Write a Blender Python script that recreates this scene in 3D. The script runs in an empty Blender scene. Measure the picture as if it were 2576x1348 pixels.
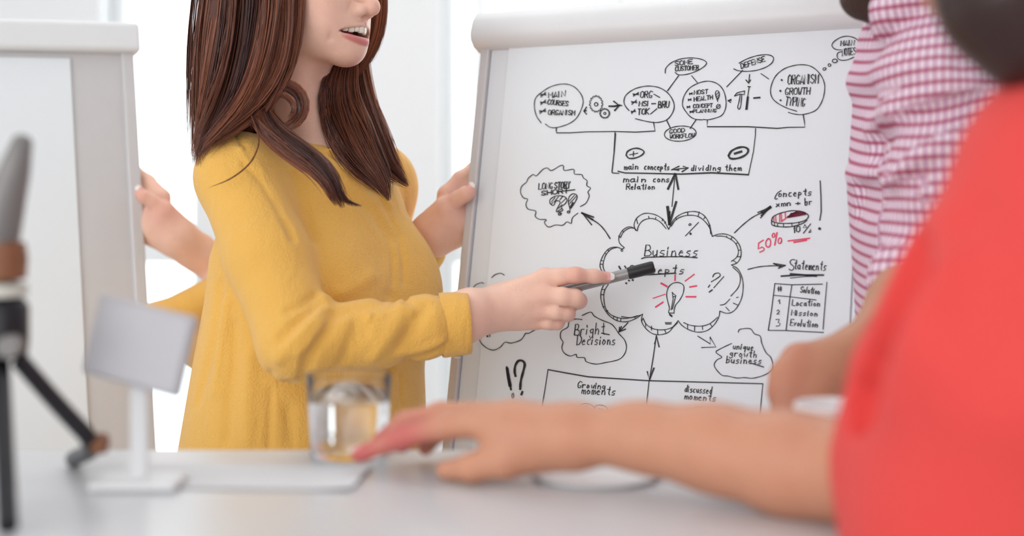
import bpy, math, random
import numpy as np
from mathutils import Vector, Matrix
from mathutils.bvhtree import BVHTree

random.seed(7)
SC = bpy.context.scene
COL = SC.collection

# ------------------------------------------------------------------ camera
W, H, F = 2576.0, 1348.0, 3540.0      # focal length in pixels
CX, HY, EYE = 1288.0, 480.0, 1.27     # principal column, horizon row, eye height
cam_d = bpy.data.cameras.new('camera')
cam_d.sensor_width = 36.0
cam_d.lens = 36.0 * F / W
cam_d.shift_y = -(H / 2 - HY) / W
cam_d.clip_start, cam_d.clip_end = 0.02, 60
cam_d.dof.use_dof = True
cam_d.dof.focus_distance = 1.80
cam_d.dof.aperture_fstop = (cam_d.lens / 1000) / 0.024
cam = bpy.data.objects.new('camera', cam_d)
COL.objects.link(cam)
cam.location = (0, 0, EYE)
cam.rotation_euler = (math.pi / 2, 0, 0)
SC.camera = cam

# ------------------------------------------------------------------ world, lights, exposure
wd = bpy.data.worlds.new('overcast_sky')
SC.world = wd
wd.use_nodes = True
wd.node_tree.nodes['Background'].inputs[0].default_value = (0.93, 0.97, 1.0, 1)
wd.node_tree.nodes['Background'].inputs[1].default_value = 3.0

def area(name, loc, target, sx, sy, power, color=(1, 1, 1)):
    l = bpy.data.lights.new(name, 'AREA')
    l.shape = 'RECTANGLE'; l.size = sx; l.size_y = sy; l.energy = power; l.color = color
    o = bpy.data.objects.new(name, l); COL.objects.link(o)
    o.location = loc
    o.rotation_euler = (Vector(target) - Vector(loc)).to_track_quat('-Z', 'Y').to_euler()
    return o
# daylight of unseen front and visible back windows; left and ceiling fill lamps added
area('front_window_light', (-0.4, -2.4, 1.9), (0.1, 2.0, 1.2), 3.2, 1.9, 40, (0.985, 0.99, 1))
area('left_fill_light', (-2.75, -0.5, 1.8), (0, 2.0, 1.2), 2.4, 1.8, 54, (0.985, 0.99, 1))  # added fill for the presenter and chart; this wall has no window
area('ceiling_fill_light', (0.0, 2.6, 2.84), (0.0, 2.6, 0), 2.4, 1.6, 17)  # added fill over the presenter and back piers; no ceiling fitting here
area('back_window_light', (1.4, 4.35, 1.9), (0.0, 1.8, 1.35), 2.4, 1.8, 24, (1, 0.99, 0.97))

SC.view_settings.view_transform = 'Standard'
SC.view_settings.look = 'None'
SC.view_settings.gamma = 1
SC.view_settings.use_curve_mapping = False
SC.view_settings.exposure = 0.0
SC.cycles.use_denoising = True
SC.cycles.use_adaptive_sampling = True
SC.cycles.adaptive_threshold = 0.04
SC.cycles.max_bounces = 14
SC.cycles.transmission_bounces = 14
SC.cycles.transparent_max_bounces = 16
SC.cycles.sample_clamp_indirect = 6

# ------------------------------------------------------------------ helpers
def P(px, py, d):
    """a point of the room seen at photo pixel (px, py), d metres in front of the eye"""
    return np.array([(px - CX) / F * d, d, EYE + (HY - py) / F * d])

def srgb(r, g, b):
    f = lambda c: (c / 255 / 12.92) if c / 255 <= 0.04045 else ((c / 255 + 0.055) / 1.055) ** 2.4
    return (f(r), f(g), f(b), 1)

def tag(o, label=None, cat=None, group=None, kind=None):
    if label: o['label'] = label
    if cat: o['category'] = cat
    if group: o['group'] = group
    if kind: o['kind'] = kind
    return o

def empty(name, loc, label=None, cat=None, group=None):
    o = bpy.data.objects.new(name, None)
    COL.objects.link(o)
    o.location = loc
    o.empty_display_size = 0.1
    return tag(o, label, cat, group)

def mesh_obj(name, V, Fc, mat, parent=None, smooth=True, attrs=None):
    """V (n,3) world coordinates; Fc list/array of faces.  Child of parent, keeping world place."""
    me = bpy.data.meshes.new(name)
    V = np.asarray(V, dtype=np.float32)
    if isinstance(Fc, np.ndarray):
        n, k = Fc.shape
        me.vertices.add(len(V)); me.vertices.foreach_set('co', V.ravel())
        me.loops.add(n * k); me.loops.foreach_set('vertex_index', Fc.astype(np.int32).ravel())
        me.polygons.add(n)
        me.polygons.foreach_set('loop_start', np.arange(0, n * k, k, dtype=np.int32))
        me.polygons.foreach_set('loop_total', np.full(n, k, dtype=np.int32))
        me.update(calc_edges=True)
    else:
        me.from_pydata([tuple(map(float, v)) for v in V], [], [tuple(int(i) for i in f) for f in Fc])
        me.update()
    if smooth:
        me.polygons.foreach_set('use_smooth', np.ones(len(me.polygons), dtype=bool))
    for k, a in (attrs or {}).items():
        at = me.attributes.new(k, 'FLOAT', 'POINT')
        at.data.foreach_set('value', np.asarray(a, dtype=np.float32))
    me.materials.append(mat)
    o = bpy.data.objects.new(name, me)
    COL.objects.link(o)
    if parent is not None:
        o.parent = parent
        m = Matrix.Identity(4); q = parent; off = Vector((0, 0, 0))
        while q is not None:
            off += q.location; q = q.parent
        me.transform(Matrix.Translation(-off))
    return o

class MB:
    """collects simple shapes into one mesh"""
    def __init__(s): s.v = []; s.f = []
    def add(s, v, f):
        b = len(s.v)
        s.v += [tuple(map(float, q)) for q in v]
        s.f += [tuple(i + b for i in q) for q in f]
    def box(s, c, size, R=None, bev=0.0):
        hx, hy, hz = [q / 2 for q in size]
        c = np.array(c, float)
        R = np.eye(3) if R is None else np.asarray(R)
        if bev <= 0:
            v = [c + R @ np.array([x * hx, y * hy, z * hz]) for x in (-1, 1) for y in (-1, 1) for z in (-1, 1)]
            f = [(0, 1, 3, 2), (4, 6, 7, 5), (0, 4, 5, 1), (2, 3, 7, 6), (0, 2, 6, 4), (1, 5, 7, 3)]
            s.add(v, f); return s
        import bmesh
        bm = bmesh.new(); bmesh.ops.create_cube(bm, size=1)
        for q in bm.verts: q.co = Vector((q.co.x * size[0], q.co.y * size[1], q.co.z * size[2]))
        bmesh.ops.bevel(bm, geom=list(bm.edges), offset=bev, segments=3, profile=0.5, affect='EDGES')
        bm.verts.index_update()
        s.add([c + R @ np.array(q.co) for q in bm.verts], [[q.index for q in f.verts] for f in bm.faces])
        bm.free(); return s
    def tube(s, pts, rad, n=12, cap=True):
        pts = [np.array(p, float) for p in pts]
        rad = [rad] * len(pts) if np.isscalar(rad) else rad
        base = len(s.v); prev = None
        for i, p in enumerate(pts):
            t = pts[min(i + 1, len(pts) - 1)] - pts[max(i - 1, 0)]
            t = t / (np.linalg.norm(t) + 1e-12)
            a = np.array([0, 0, 1.0]) if abs(t[2]) < 0.9 else np.array([1.0, 0, 0])
            if prev is not None: a = prev
            b = np.cross(t, a); b /= np.linalg.norm(b) + 1e-12
            a = np.cross(b, t); prev = a
            for k in range(n):
                an = 2 * math.pi * k / n
                s.v.append(tuple(p + rad[i] * (math.cos(an) * a + math.sin(an) * b)))
        for i in range(len(pts) - 1):
            for k in range(n):
                s.f.append((base + i * n + k, base + i * n + (k + 1) % n, base + (i + 1) * n + (k + 1) % n, base + (i + 1) * n + k))
        if cap:
            s.f.append(tuple(base + k for k in range(n))[::-1])
            s.f.append(tuple(base + (len(pts) - 1) * n + k for k in range(n)))
        return s
    def lathe(s, prof, c, n=40, R=None):
        """prof: (radius, height) pairs around local z at c"""
        R = np.eye(3) if R is None else np.asarray(R)
        base = len(s.v)
        for r, z in prof:
            for k in range(n):
                a = 2 * math.pi * k / n
                s.v.append(tuple(np.array(c) + R @ np.array([r * math.cos(a), r * math.sin(a), z])))
        m = len(prof)
        for i in range(m - 1):
            for k in range(n):
                s.f.append((base + i * n + k, base + i * n + (k + 1) % n, base + (i + 1) * n + (k + 1) % n, base + (i + 1) * n + k))
        s.f.append(tuple(base + k for k in range(n))[::-1])
        s.f.append(tuple(base + (m - 1) * n + k for k in range(n)))
        return s
    def build(s, name, mat, parent=None, smooth=False):
        o = mesh_obj(name, s.v, s.f, mat, parent, smooth)
        if smooth:
            o.data.set_sharp_from_angle(angle=math.radians(40))
        return o

def catmull(pts, n):
    pts = np.asarray(pts, float)
    if len(pts) < 3:
        t = np.linspace(0, 1, n)[:, None]
        return pts[0] * (1 - t) + pts[-1] * t
    q = np.vstack([2 * pts[0] - pts[1], pts, 2 * pts[-1] - pts[-2]])
    seg = np.linalg.norm(np.diff(pts[:, :2], axis=0), axis=1)
    cum = np.concatenate([[0], np.cumsum(seg)]); cum /= cum[-1] + 1e-12
    out = []
    for t in np.linspace(0, 1, n):
        i = min(max(np.searchsorted(cum, t, 'right') - 1, 0), len(pts) - 2)
        u = (t - cum[i]) / (cum[i + 1] - cum[i] + 1e-12)
        p0, p1, p2, p3 = q[i], q[i + 1], q[i + 2], q[i + 3]
        out.append(0.5 * ((2 * p1) + (-p0 + p2) * u + (2 * p0 - 5 * p1 + 4 * p2 - p3) * u * u + (-p0 + 3 * p1 - 3 * p2 + p3) * u ** 3))
    return np.array(out)

# ------------------------------------------------------------------ materials
def mat(name, color, rough=0.5, metal=0.0, noise=None, bump=None, spec=0.5, sheen=0.0, trans=0.0, ior=1.45, sss=0.0, coat=0.0):
    m = bpy.data.materials.new(name); m.use_nodes = True
    nt = m.node_tree; b = nt.nodes['Principled BSDF']
    b.inputs['Base Color'].default_value = color
    b.inputs['Roughness'].default_value = rough
    b.inputs['Metallic'].default_value = metal
    b.inputs['Specular IOR Level'].default_value = spec
    b.inputs['Transmission Weight'].default_value = trans
    b.inputs['IOR'].default_value = ior
    b.inputs['Sheen Weight'].default_value = sheen
    b.inputs['Coat Weight'].default_value = coat
    if sss:
        b.inputs['Subsurface Weight'].default_value = sss
        b.inputs['Subsurface Radius'].default_value = (1, 0.35, 0.2)
        b.inputs['Subsurface Scale'].default_value = 0.008
    tc = nt.nodes.new('ShaderNodeTexCoord')
    if noise:      # (scale, amount): small variation of the colour itself
        n = nt.nodes.new('ShaderNodeTexNoise'); n.inputs['Scale'].default_value = noise[0]; n.inputs['Detail'].default_value = 5
        nt.links.new(tc.outputs['Object'], n.inputs['Vector'])
        mx = nt.nodes.new('ShaderNodeMix'); mx.data_type = 'RGBA'
        mx.inputs[6].default_value = tuple(c * (1 - noise[1]) for c in color[:3]) + (1,)
        mx.inputs[7].default_value = tuple(min(1, c * (1 + noise[1])) for c in color[:3]) + (1,)
        nt.links.new(n.outputs['Fac'], mx.inputs[0]); nt.links.new(mx.outputs[2], b.inputs['Base Color'])
    if bump:       # (scale, strength, distance)
        n = nt.nodes.new('ShaderNodeTexNoise'); n.inputs['Scale'].default_value = bump[0]; n.inputs['Detail'].default_value = 6
        nt.links.new(tc.outputs['Object'], n.inputs['Vector'])
        bp = nt.nodes.new('ShaderNodeBump'); bp.inputs['Strength'].default_value = bump[1]; bp.inputs['Distance'].default_value = bump[2]
        nt.links.new(n.outputs['Fac'], bp.inputs['Height']); nt.links.new(bp.outputs['Normal'], b.inputs['Normal'])
    return m

def attr_mix(m, attr, color):
    """tint the base colour of m by a mesh attribute"""
    nt = m.node_tree; b = nt.nodes['Principled BSDF']
    a = nt.nodes.new('ShaderNodeAttribute'); a.attribute_name = attr
    mx = nt.nodes.new('ShaderNodeMix'); mx.data_type = 'RGBA'
    s = b.inputs['Base Color']
    if s.is_linked:
        src = s.links[0].from_socket; nt.links.new(src, mx.inputs[6])
    else:
        mx.inputs[6].default_value = s.default_value
    mx.inputs[7].default_value = color
    nt.links.new(a.outputs['Fac'], mx.inputs[0]); nt.links.new(mx.outputs[2], s)

def skin_mat(name, color, freckle=0.0, red=(0.62, 0.25, 0.2, 1), rough=0.48):
    m = mat(name, color, rough, noise=(60, 0.07), bump=(420, 0.2, 0.0006), sss=0.15, spec=0.35)
    nt = m.node_tree; b = nt.nodes['Principled BSDF']
    if freckle:
        tc = nt.nodes.new('ShaderNodeTexCoord')
        v = nt.nodes.new('ShaderNodeTexVoronoi'); v.inputs['Scale'].default_value = 520
        n2 = nt.nodes.new('ShaderNodeTexNoise'); n2.inputs['Scale'].default_value = 45
        r = nt.nodes.new('ShaderNodeMapRange'); r.inputs[1].default_value = 0.12; r.inputs[2].default_value = 0.26
        r.inputs[3].default_value = freckle; r.inputs[4].default_value = 0
        r2 = nt.nodes.new('ShaderNodeMapRange'); r2.inputs[1].default_value = 0.48; r2.inputs[2].default_value = 0.62
        mu = nt.nodes.new('ShaderNodeMath'); mu.operation = 'MULTIPLY'
        mx = nt.nodes.new('ShaderNodeMix'); mx.data_type = 'RGBA'; mx.inputs[7].default_value = srgb(140, 82, 58)
        for t in (v, n2): nt.links.new(tc.outputs['Object'], t.inputs['Vector'])
        nt.links.new(v.outputs['Distance'], r.inputs[0]); nt.links.new(n2.outputs['Fac'], r2.inputs[0])
        nt.links.new(r.outputs[0], mu.inputs[0]); nt.links.new(r2.outputs[0], mu.inputs[1])
        src = b.inputs['Base Color'].links[0].from_socket
        nt.links.new(src, mx.inputs[6]); nt.links.new(mu.outputs[0], mx.inputs[0]); nt.links.new(mx.outputs[2], b.inputs['Base Color'])
    attr_mix(m, 'blush', red)
    attr_mix(m, 'lip', srgb(198, 78, 94))
    return m

M = {}
M['wall'] = mat('wall_paint', srgb(243, 243, 244), 0.8, bump=(120, 0.05, 0.002))
M['floor'] = mat('pale_floor', srgb(214, 212, 210), 0.35, noise=(3, 0.05))
M['frame_white'] = mat('white_lacquer', srgb(244, 245, 246), 0.35)
M['board_white'] = mat('board_enamel', srgb(226, 231, 236), 0.25)
M['paper'] = mat('flip_paper', srgb(229, 234, 238), 0.75, bump=(9, 0.05, 0.02))
M['notepaper'] = mat('note_paper', srgb(219, 219, 220), 0.7)
M['alu'] = mat('grey_aluminium', srgb(205, 203, 204), 0.45, metal=0.15, noise=(30, 0.03))
M['clip'] = mat('clip_bar_plastic', srgb(224, 225, 226), 0.38, noise=(20, 0.02))
M['ink'] = mat('black_ink', srgb(38, 38, 40), 0.6)
M['ink_red'] = mat('red_ink', srgb(226, 62, 98), 0.6)
M['ink_wine'] = mat('wine_ink', srgb(112, 20, 50), 0.6)
M['ink_brown'] = mat('faded_brown_ink', srgb(150, 95, 90), 0.6)
M['table'] = mat('table_white', srgb(211, 212, 214), 0.3, noise=(5, 0.02))
M['black'] = mat('black_plastic', srgb(22, 19, 26), 0.35)
M['wood'] = mat('brown_wood', srgb(132, 84, 56), 0.5, noise=(14, 0.2))
M['grey_dark'] = mat('grey_metal', srgb(128, 124, 122), 0.45, metal=0.2)
M['cream'] = mat('cream_plastic', srgb(205, 202, 192), 0.5)
M['screen_back'] = mat('pale_grey_plastic', srgb(180, 177, 181), 0.45, noise=(8, 0.03))
M['marker_grey'] = mat('marker_grey', srgb(150, 149, 147), 0.32, metal=0.25)
M['marker_black'] = mat('marker_cap', srgb(36, 37, 39), 0.4)
M['nail'] = mat('nail_pink', srgb(238, 178, 172), 0.18, coat=0.4)
M['nail_tip'] = mat('nail_white', srgb(245, 240, 232), 0.2)
M['tooth'] = mat('tooth_enamel', srgb(246, 238, 222), 0.2, coat=0.3)
M['mouth'] = mat('mouth_inside', srgb(96, 32, 34), 0.5)
M['eye'] = mat('eye_white', srgb(235, 232, 228), 0.15)
M['skin_w'] = skin_mat('skin_fair', srgb(240, 197, 176), 0.4, red=srgb(214, 132, 120))
M['skin_r'] = skin_mat('skin_warm', srgb(200, 144, 116), 0, red=srgb(196, 80, 92))
M['skin_m'] = skin_mat('skin_tan', srgb(190, 136, 108), 0, red=srgb(205, 130, 112))
M['trouser'] = mat('dark_denim', srgb(46, 50, 62), 0.8, bump=(300, 0.2, 0.001))
M['shoe'] = mat('dark_leather', srgb(40, 30, 28), 0.4)
M['beard'] = mat('beard_brown', srgb(62, 40, 32), 0.7, noise=(120, 0.35), bump=(260, 0.8, 0.003))

def cloth(name, color, scale=420, strength=0.35, sheen=0.25, dist=0.0012):
    m = mat(name, color, 0.78, spec=0.25, sheen=sheen, noise=(7, 0.05))
    nt = m.node_tree; b = nt.nodes['Principled BSDF']
    tc = nt.nodes.new('ShaderNodeTexCoord')
    a = nt.nodes.new('ShaderNodeTexNoise'); a.inputs['Scale'].default_value = scale; a.inputs['Detail'].default_value = 4
    mp = nt.nodes.new('ShaderNodeMapping'); mp.inputs['Scale'].default_value = (1, 1, 0.35)
    c = nt.nodes.new('ShaderNodeTexNoise'); c.inputs['Scale'].default_value = 42; c.inputs['Detail'].default_value = 6
    c.inputs['Distortion'].default_value = 0.8
    ad = nt.nodes.new('ShaderNodeMath'); ad.operation = 'MULTIPLY_ADD'; ad.inputs[1].default_value = 2.2
    bp = nt.nodes.new('ShaderNodeBump'); bp.inputs['Strength'].default_value = strength; bp.inputs['Distance'].default_value = dist
    nt.links.new(tc.outputs['Object'], mp.inputs['Vector'])
    nt.links.new(tc.outputs['Object'], a.inputs['Vector']); nt.links.new(mp.outputs[0], c.inputs['Vector'])
    nt.links.new(c.outputs['Fac'], ad.inputs[0]); nt.links.new(a.outputs['Fac'], ad.inputs[2])
    nt.links.new(ad.outputs[0], bp.inputs['Height']); nt.links.new(bp.outputs['Normal'], b.inputs['Normal'])
    return m
M['mustard'] = cloth('mustard_crepe', srgb(238, 184, 90), strength=0.75, dist=0.0022)
M['red'] = cloth('coral_red_cloth', srgb(224, 74, 70), sheen=0.06)

def hair_mat(name, c0, c1, rough=0.38):
    m = mat(name, c0, rough, spec=0.5)
    attr_mix(m, 'tone', c1)
    return m
M['hair_auburn'] = hair_mat('hair_auburn', srgb(58, 26, 22), srgb(172, 102, 68))
M['hair_dark'] = hair_mat('hair_dark', srgb(34, 18, 18), srgb(78, 46, 38))

# pink gingham: two sets of woven bands along the cloth coordinates 'cu' and 'cv' (centimetres)
def check_mat():
    m = mat('pink_check_cotton', srgb(232, 214, 224), 0.85, spec=0.2)
    nt = m.node_tree; b = nt.nodes['Principled BSDF']
    outs = []
    for name in ('cu', 'cv'):
        a = nt.nodes.new('ShaderNodeAttribute'); a.attribute_name = name
        fr = nt.nodes.new('ShaderNodeMath'); fr.operation = 'FRACT'; nt.links.new(a.outputs['Fac'], fr.inputs[0])
        d = nt.nodes.new('ShaderNodeMath'); d.operation = 'SUBTRACT'; d.inputs[1].default_value = 0.5; nt.links.new(fr.outputs[0], d.inputs[0])
        ab = nt.nodes.new('ShaderNodeMath'); ab.operation = 'ABSOLUTE'; nt.links.new(d.outputs[0], ab.inputs[0])
        mr = nt.nodes.new('ShaderNodeMapRange'); mr.inputs[1].default_value = 0.11; mr.inputs[2].default_value = 0.22
        mr.inputs[3].default_value = 1; mr.inputs[4].default_value = 0
        nt.links.new(ab.outputs[0], mr.inputs[0]); outs.append(mr.outputs[0])
    m1 = nt.nodes.new('ShaderNodeMix'); m1.data_type = 'RGBA'
    m1.inputs[6].default_value = srgb(238, 220, 228); m1.inputs[7].default_value = srgb(188, 138, 178)
    nt.links.new(outs[0], m1.inputs[0])
    m2 = nt.nodes.new('ShaderNodeMix'); m2.data_type = 'RGBA'; m2.blend_type = 'MIX'
    m2.inputs[7].default_value = srgb(168, 52, 92)
    sc = nt.nodes.new('ShaderNodeMath'); sc.operation = 'MULTIPLY'; sc.inputs[1].default_value = 0.85
    nt.links.new(outs[1], sc.inputs[0]); nt.links.new(sc.outputs[0], m2.inputs[0])
    nt.links.new(m1.outputs[2], m2.inputs[6]); nt.links.new(m2.outputs[2], b.inputs['Base Color'])
    return m
M['check'] = check_mat()

def pane_mat():
    m = bpy.data.materials.new('window_pane'); m.use_nodes = True
    nt = m.node_tree; nt.nodes.clear()
    out = nt.nodes.new('ShaderNodeOutputMaterial'); t = nt.nodes.new('ShaderNodeBsdfTransparent')
    g = nt.nodes.new('ShaderNodeBsdfGlossy'); g.inputs['Roughness'].default_value = 0.02
    mx = nt.nodes.new('ShaderNodeMixShader'); mx.inputs[0].default_value = 0.06
    t.inputs[0].default_value = (0.96, 0.985, 0.98, 1)
    nt.links.new(t.outputs[0], mx.inputs[1]); nt.links.new(g.outputs[0], mx.inputs[2]); nt.links.new(mx.outputs[0], out.inputs[0])
    return m
M['pane'] = pane_mat()
M['glass'] = mat('clear_glass', (1, 1, 1, 1), 0.02, trans=1.0, ior=1.45)
M['water'] = mat('water', (0.97, 0.99, 1, 1), 0.0, trans=1.0, ior=1.33)

# ------------------------------------------------------------------ signed-distance modelling
def smin(a, b, k):
    if k <= 0: return np.minimum(a, b)
    h = np.clip(0.5 + 0.5 * (b - a) / k, 0, 1)
    return b + (a - b) * h - k * h * (1 - h)

class Field:
    """a body built by smoothly joining tapered limbs and rounded masses, meshed as ONE surface"""
    def __init__(s): s.p = []
    def cone(s, a, b, ra, rb, k=0.02, op='u'):
        a = np.array(a, float); b = np.array(b, float)
        s.p.append(('c', op, k, a, b, ra, rb)); return s
    def chain(s, pts, rad, k=0.01, op='u'):
        for i in range(len(pts) - 1): s.cone(pts[i], pts[i + 1], rad[i], rad[i + 1], k, op)
        return s
    def ell(s, c, r, R=None, k=0.02, op='u'):
        """R: columns are the ellipsoid's axes in the world"""
        s.p.append(('e', op, k, np.array(c, float), np.array(r, float), np.eye(3) if R is None else np.array(R))); return s
    def sec(s, o, R, rows, k=0.03, op='u'):
        """stack of ellipses: rows (z, cx, cy, rx, ry) in the local frame R at o"""
        s.p.append(('s', op, k, np.array(o, float), np.array(R), np.array(sorted(rows), float))); return s
    def fold(s, pts, amp, w):
        """press (amp > 0) or raise (amp < 0) a crease along a 3-D line"""
        s.p.append(('g', 'g', w, np.array(pts, float), amp)); return s
    def cut(s, o, n, k=0.003):
        """keep the side of the plane that n points away from"""
        s.p.append(('p', 'c', k, np.array(o, float), np.array(n, float) / np.linalg.norm(n))); return s
    @staticmethod
    def dist(q, X):
        t = q[0]
        if t == 'c':
            a, b, ra, rb = q[3:7]; ab = b - a; L = ab @ ab + 1e-12
            pa = X - a; h = np.clip(pa @ ab / L, 0, 1)
            d = pa - h[:, None] * ab
            return np.sqrt(np.einsum('ij,ij->i', d, d)) - (ra + (rb - ra) * h)
        if t == 'e':
            y = (X - q[3]) @ q[5]
            k0 = np.sqrt(((y / q[4]) ** 2).sum(1)); k1 = np.sqrt(((y / q[4] ** 2) ** 2).sum(1)) + 1e-9
            return k0 * (k0 - 1) / k1
        if t == 's':
            y = (X - q[3]) @ q[4]; r = q[5]; z = y[:, 2]
            cx = np.interp(z, r[:, 0], r[:, 1]); cy = np.interp(z, r[:, 0], r[:, 2])
            rx = np.interp(z, r[:, 0], r[:, 3]); ry = np.interp(z, r[:, 0], r[:, 4])
            u = (y[:, 0] - cx) / rx; v = (y[:, 1] - cy) / ry
            k0 = np.sqrt(u * u + v * v); k1 = np.sqrt((u / rx) ** 2 + (v / ry) ** 2) + 1e-9
            d = k0 * (k0 - 1) / k1
            d = np.where(k0 < 0.3, -np.minimum(rx, ry) * 0.8, d)
            e = np.maximum(r[0, 0] - z, z - r[-1, 0])
            return -smin(-d, -e, 0.02)
        if t == 'p':
            return (X - q[3]) @ q[4]
        if t == 'g':
            best = None; pts = q[3]
            for i in range(len(pts) - 1):
                a, b = pts[i], pts[i + 1]; ab = b - a
                pa = X - a; h = np.clip(pa @ ab / (ab @ ab + 1e-12), 0, 1)
                e = ((pa - h[:, None] * ab) ** 2).sum(1)
                best = e if best is None else np.minimum(best, e)
            return np.sqrt(best)
    def eval(s, X, prims=None):
        D = np.full(len(X), 1.0)
        for q in (s.p if prims is None else prims):
            d = Field.dist(q, X); op, k = q[1], q[2]
            if op == 'u': D = smin(D, d, k)
            elif op == 'd': D = -smin(-D, d, k)
            elif op == 'g': D = D + q[4] * np.exp(-(d / k) ** 2)
            elif op == 'c': D = -smin(-D, -d, k)
        return D
    def trace(s, px, py, d0=0.7, d1=2.8):
        a = P(px, py, 1.0) - np.array([0, 0, EYE]); L = np.linalg.norm(a); t = d0
        for _ in range(160):
            v = s.eval((np.array([0, 0, EYE]) + a * t)[None])[0]
            if v < 0.0004: return t
            t += max(v, 0.0004) / L * 0.8
            if t > d1: return None
        return t
    def mesh(s, lo, hi, v, N=16):
        lo = np.array(lo, float); hi = np.array(hi, float)
        n = np.ceil((hi - lo) / (v * N)).astype(int)
        R = v * N * 0.5 * math.sqrt(3)
        I = np.stack(np.meshgrid(*[np.arange(q) for q in n], indexing='ij'), -1).reshape(-1, 3)
        C = lo + (I + 0.5) * N * v
        per = [Field.dist(q, C) for q in s.p]
        D = np.full(len(C), 1.0)
        for q, d in zip(s.p, per):
            if q[1] == 'u': D = smin(D, d, q[2])
        keep = np.where(np.abs(D) < 1.7 * R + 0.02)[0]
        # blocks where a cut or a hollow opens the inside
        for q, d in zip(s.p, per):
            if q[1] in 'dc':
                keep = np.union1d(keep, np.where((np.abs(d) < 1.7 * R) & (D < R))[0])
        g = np.arange(N + 2)
        G = np.stack(np.meshgrid(g, g, g, indexing='ij'), -1).reshape(-1, 3)
        big = (n * N + 4).astype(np.int64)
        key = lambda A: (A[..., 0] * big[1] + A[..., 1]) * big[2] + A[..., 2]
        keys, verts, quads = [], [], []
        corners = np.array([[i, j, k] for i in (0, 1) for j in (0, 1) for k in (0, 1)])
        for b in keep:
            prims = []
            for q, d in zip(s.p, per):
                dd = d[b]
                if q[1] == 'u' and dd < max(D[b], 0) * 1.0 + 2.6 * R + 2 * q[2] + 0.01: prims.append(q)
                elif q[1] == 'd' and dd < 1.6 * R + 2 * q[2]: prims.append(q)
                elif q[1] == 'g' and dd < R + 3 * q[2]: prims.append(q)
                elif q[1] == 'c' and dd > -R - 2 * q[2]: prims.append(q)
            base = I[b] * N
            val = s.eval(lo + (G + base) * v, prims).reshape(N + 2, N + 2, N + 2)
            neg = val < 0
            if neg.all() or not neg.any(): continue
            # cells 0..N
            cnt = sum(neg[c[0]:N + 1 + c[0], c[1]:N + 1 + c[1], c[2]:N + 1 + c[2]].astype(np.int8) for c in corners)
            cell = np.argwhere((cnt > 0) & (cnt < 8))
            if not len(cell): continue
            acc = np.zeros((len(cell), 3)); num = np.zeros(len(cell))
            for ax in range(3):
                o1, o2 = [a for a in range(3) if a != ax]
                for i in (0, 1):
                    for j in (0, 1):
                        p = cell.copy(); p[:, o1] += i; p[:, o2] += j
                        q2 = p.copy(); q2[:, ax] += 1
                        va = val[tuple(p.T)]; vb = val[tuple(q2.T)]
                        m = (va < 0) != (vb < 0)
                        t = np.where(m, va / np.where(m, va - vb, 1), 0)
                        pos = p.astype(float); pos[:, ax] += t
                        acc[m] += pos[m]; num[m] += 1
            own = np.ones(len(cell), bool)
            keys.append(key(cell + base)); verts.append(lo + (acc / num[:, None] + base) * v)
            for ax in range(3):
                o1, o2 = (ax + 1) % 3, (ax + 2) % 3
                sl = [slice(1, N + 1)] * 3; sl2 = [slice(1, N + 1)] * 3
                sl[ax] = slice(0, N); sl2[ax] = slice(1, N + 1)
                A = neg[tuple(sl)]; B = neg[tuple(sl2)]
                e = np.argwhere(A != B)
                if not len(e): continue
                flip = A[tuple(e.T)]
                off = np.array([1, 1, 1]); off[ax] = 0
                e = e + off
                c = []
                for i, j in ((-1, -1), (0, -1), (0, 0), (-1, 0)):
                    q2 = e.copy(); q2[:, o1] += i; q2[:, o2] += j; c.append(key(q2 + base))
                qd = np.stack(c, 1)
                qd[~flip] = qd[~flip][:, ::-1]
                quads.append(qd)
        K = np.concatenate(keys); Vv = np.concatenate(verts); Q = np.concatenate(quads)
        uk, ix = np.unique(K, return_index=True)
        pos = np.searchsorted(uk, Q); pos = np.minimum(pos, len(uk) - 1)
        ok = (uk[pos] == Q).all(1)
        return Vv[ix], pos[ok]

def near(V, pts, rad):
    """soft mask 0..1 for vertices close to any of pts"""
    m = np.zeros(len(V))
    for p, r in zip(pts, rad):
        m = np.maximum(m, np.exp(-(np.linalg.norm(V - np.array(p), axis=1) / r) ** 2))
    return m

def frame(phi):
    """columns: left, forward, up of a figure turned phi degrees to photo-right from facing the eye"""
    a = math.radians(phi)
    f = np.array([math.sin(a), -math.cos(a), 0]); l = np.array([math.cos(a), math.sin(a), 0])
    return np.stack([l, f, np.array([0, 0, 1.0])], 1)

def rotx(R, deg):
    """pitch a frame about its own left axis (positive looks down)"""
    a = math.radians(-deg); c, s_ = math.cos(a), math.sin(a)
    return R @ np.array([[1, 0, 0], [0, c, -s_], [0, s_, c]])
# ================================================================== the room
def slab(name, lo, hi, m, kind='structure', parent=None):
    c = [(a + b) / 2 for a, b in zip(lo, hi)]
    o = MB().box(c, [b - a for a, b in zip(lo, hi)]).build(name, m, parent)
    if kind: o['kind'] = kind
    return o
X0, X1, Y0, Y1, ZC = -3.0, 3.0, -2.6, 4.5, 2.9
slab('floor', (X0 - .2, Y0 - .2, -0.1), (X1 + .2, Y1 + .3, 0), M['floor'])
slab('ceiling', (X0 - .2, Y0 - .2, ZC), (X1 + .2, Y1 + .3, ZC + 0.1), M['wall'])
slab('wall_left', (X0 - .2, Y0, 0), (X0, Y1, ZC), M['wall'])
slab('wall_right', (X1, Y0, 0), (X1 + .2, Y1, ZC), M['wall'])
slab('wall_front', (X0, Y0 - .2, 0), (X1, Y0, ZC), M['wall'])
xw = lambda px: (px - CX) / F * Y1
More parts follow.
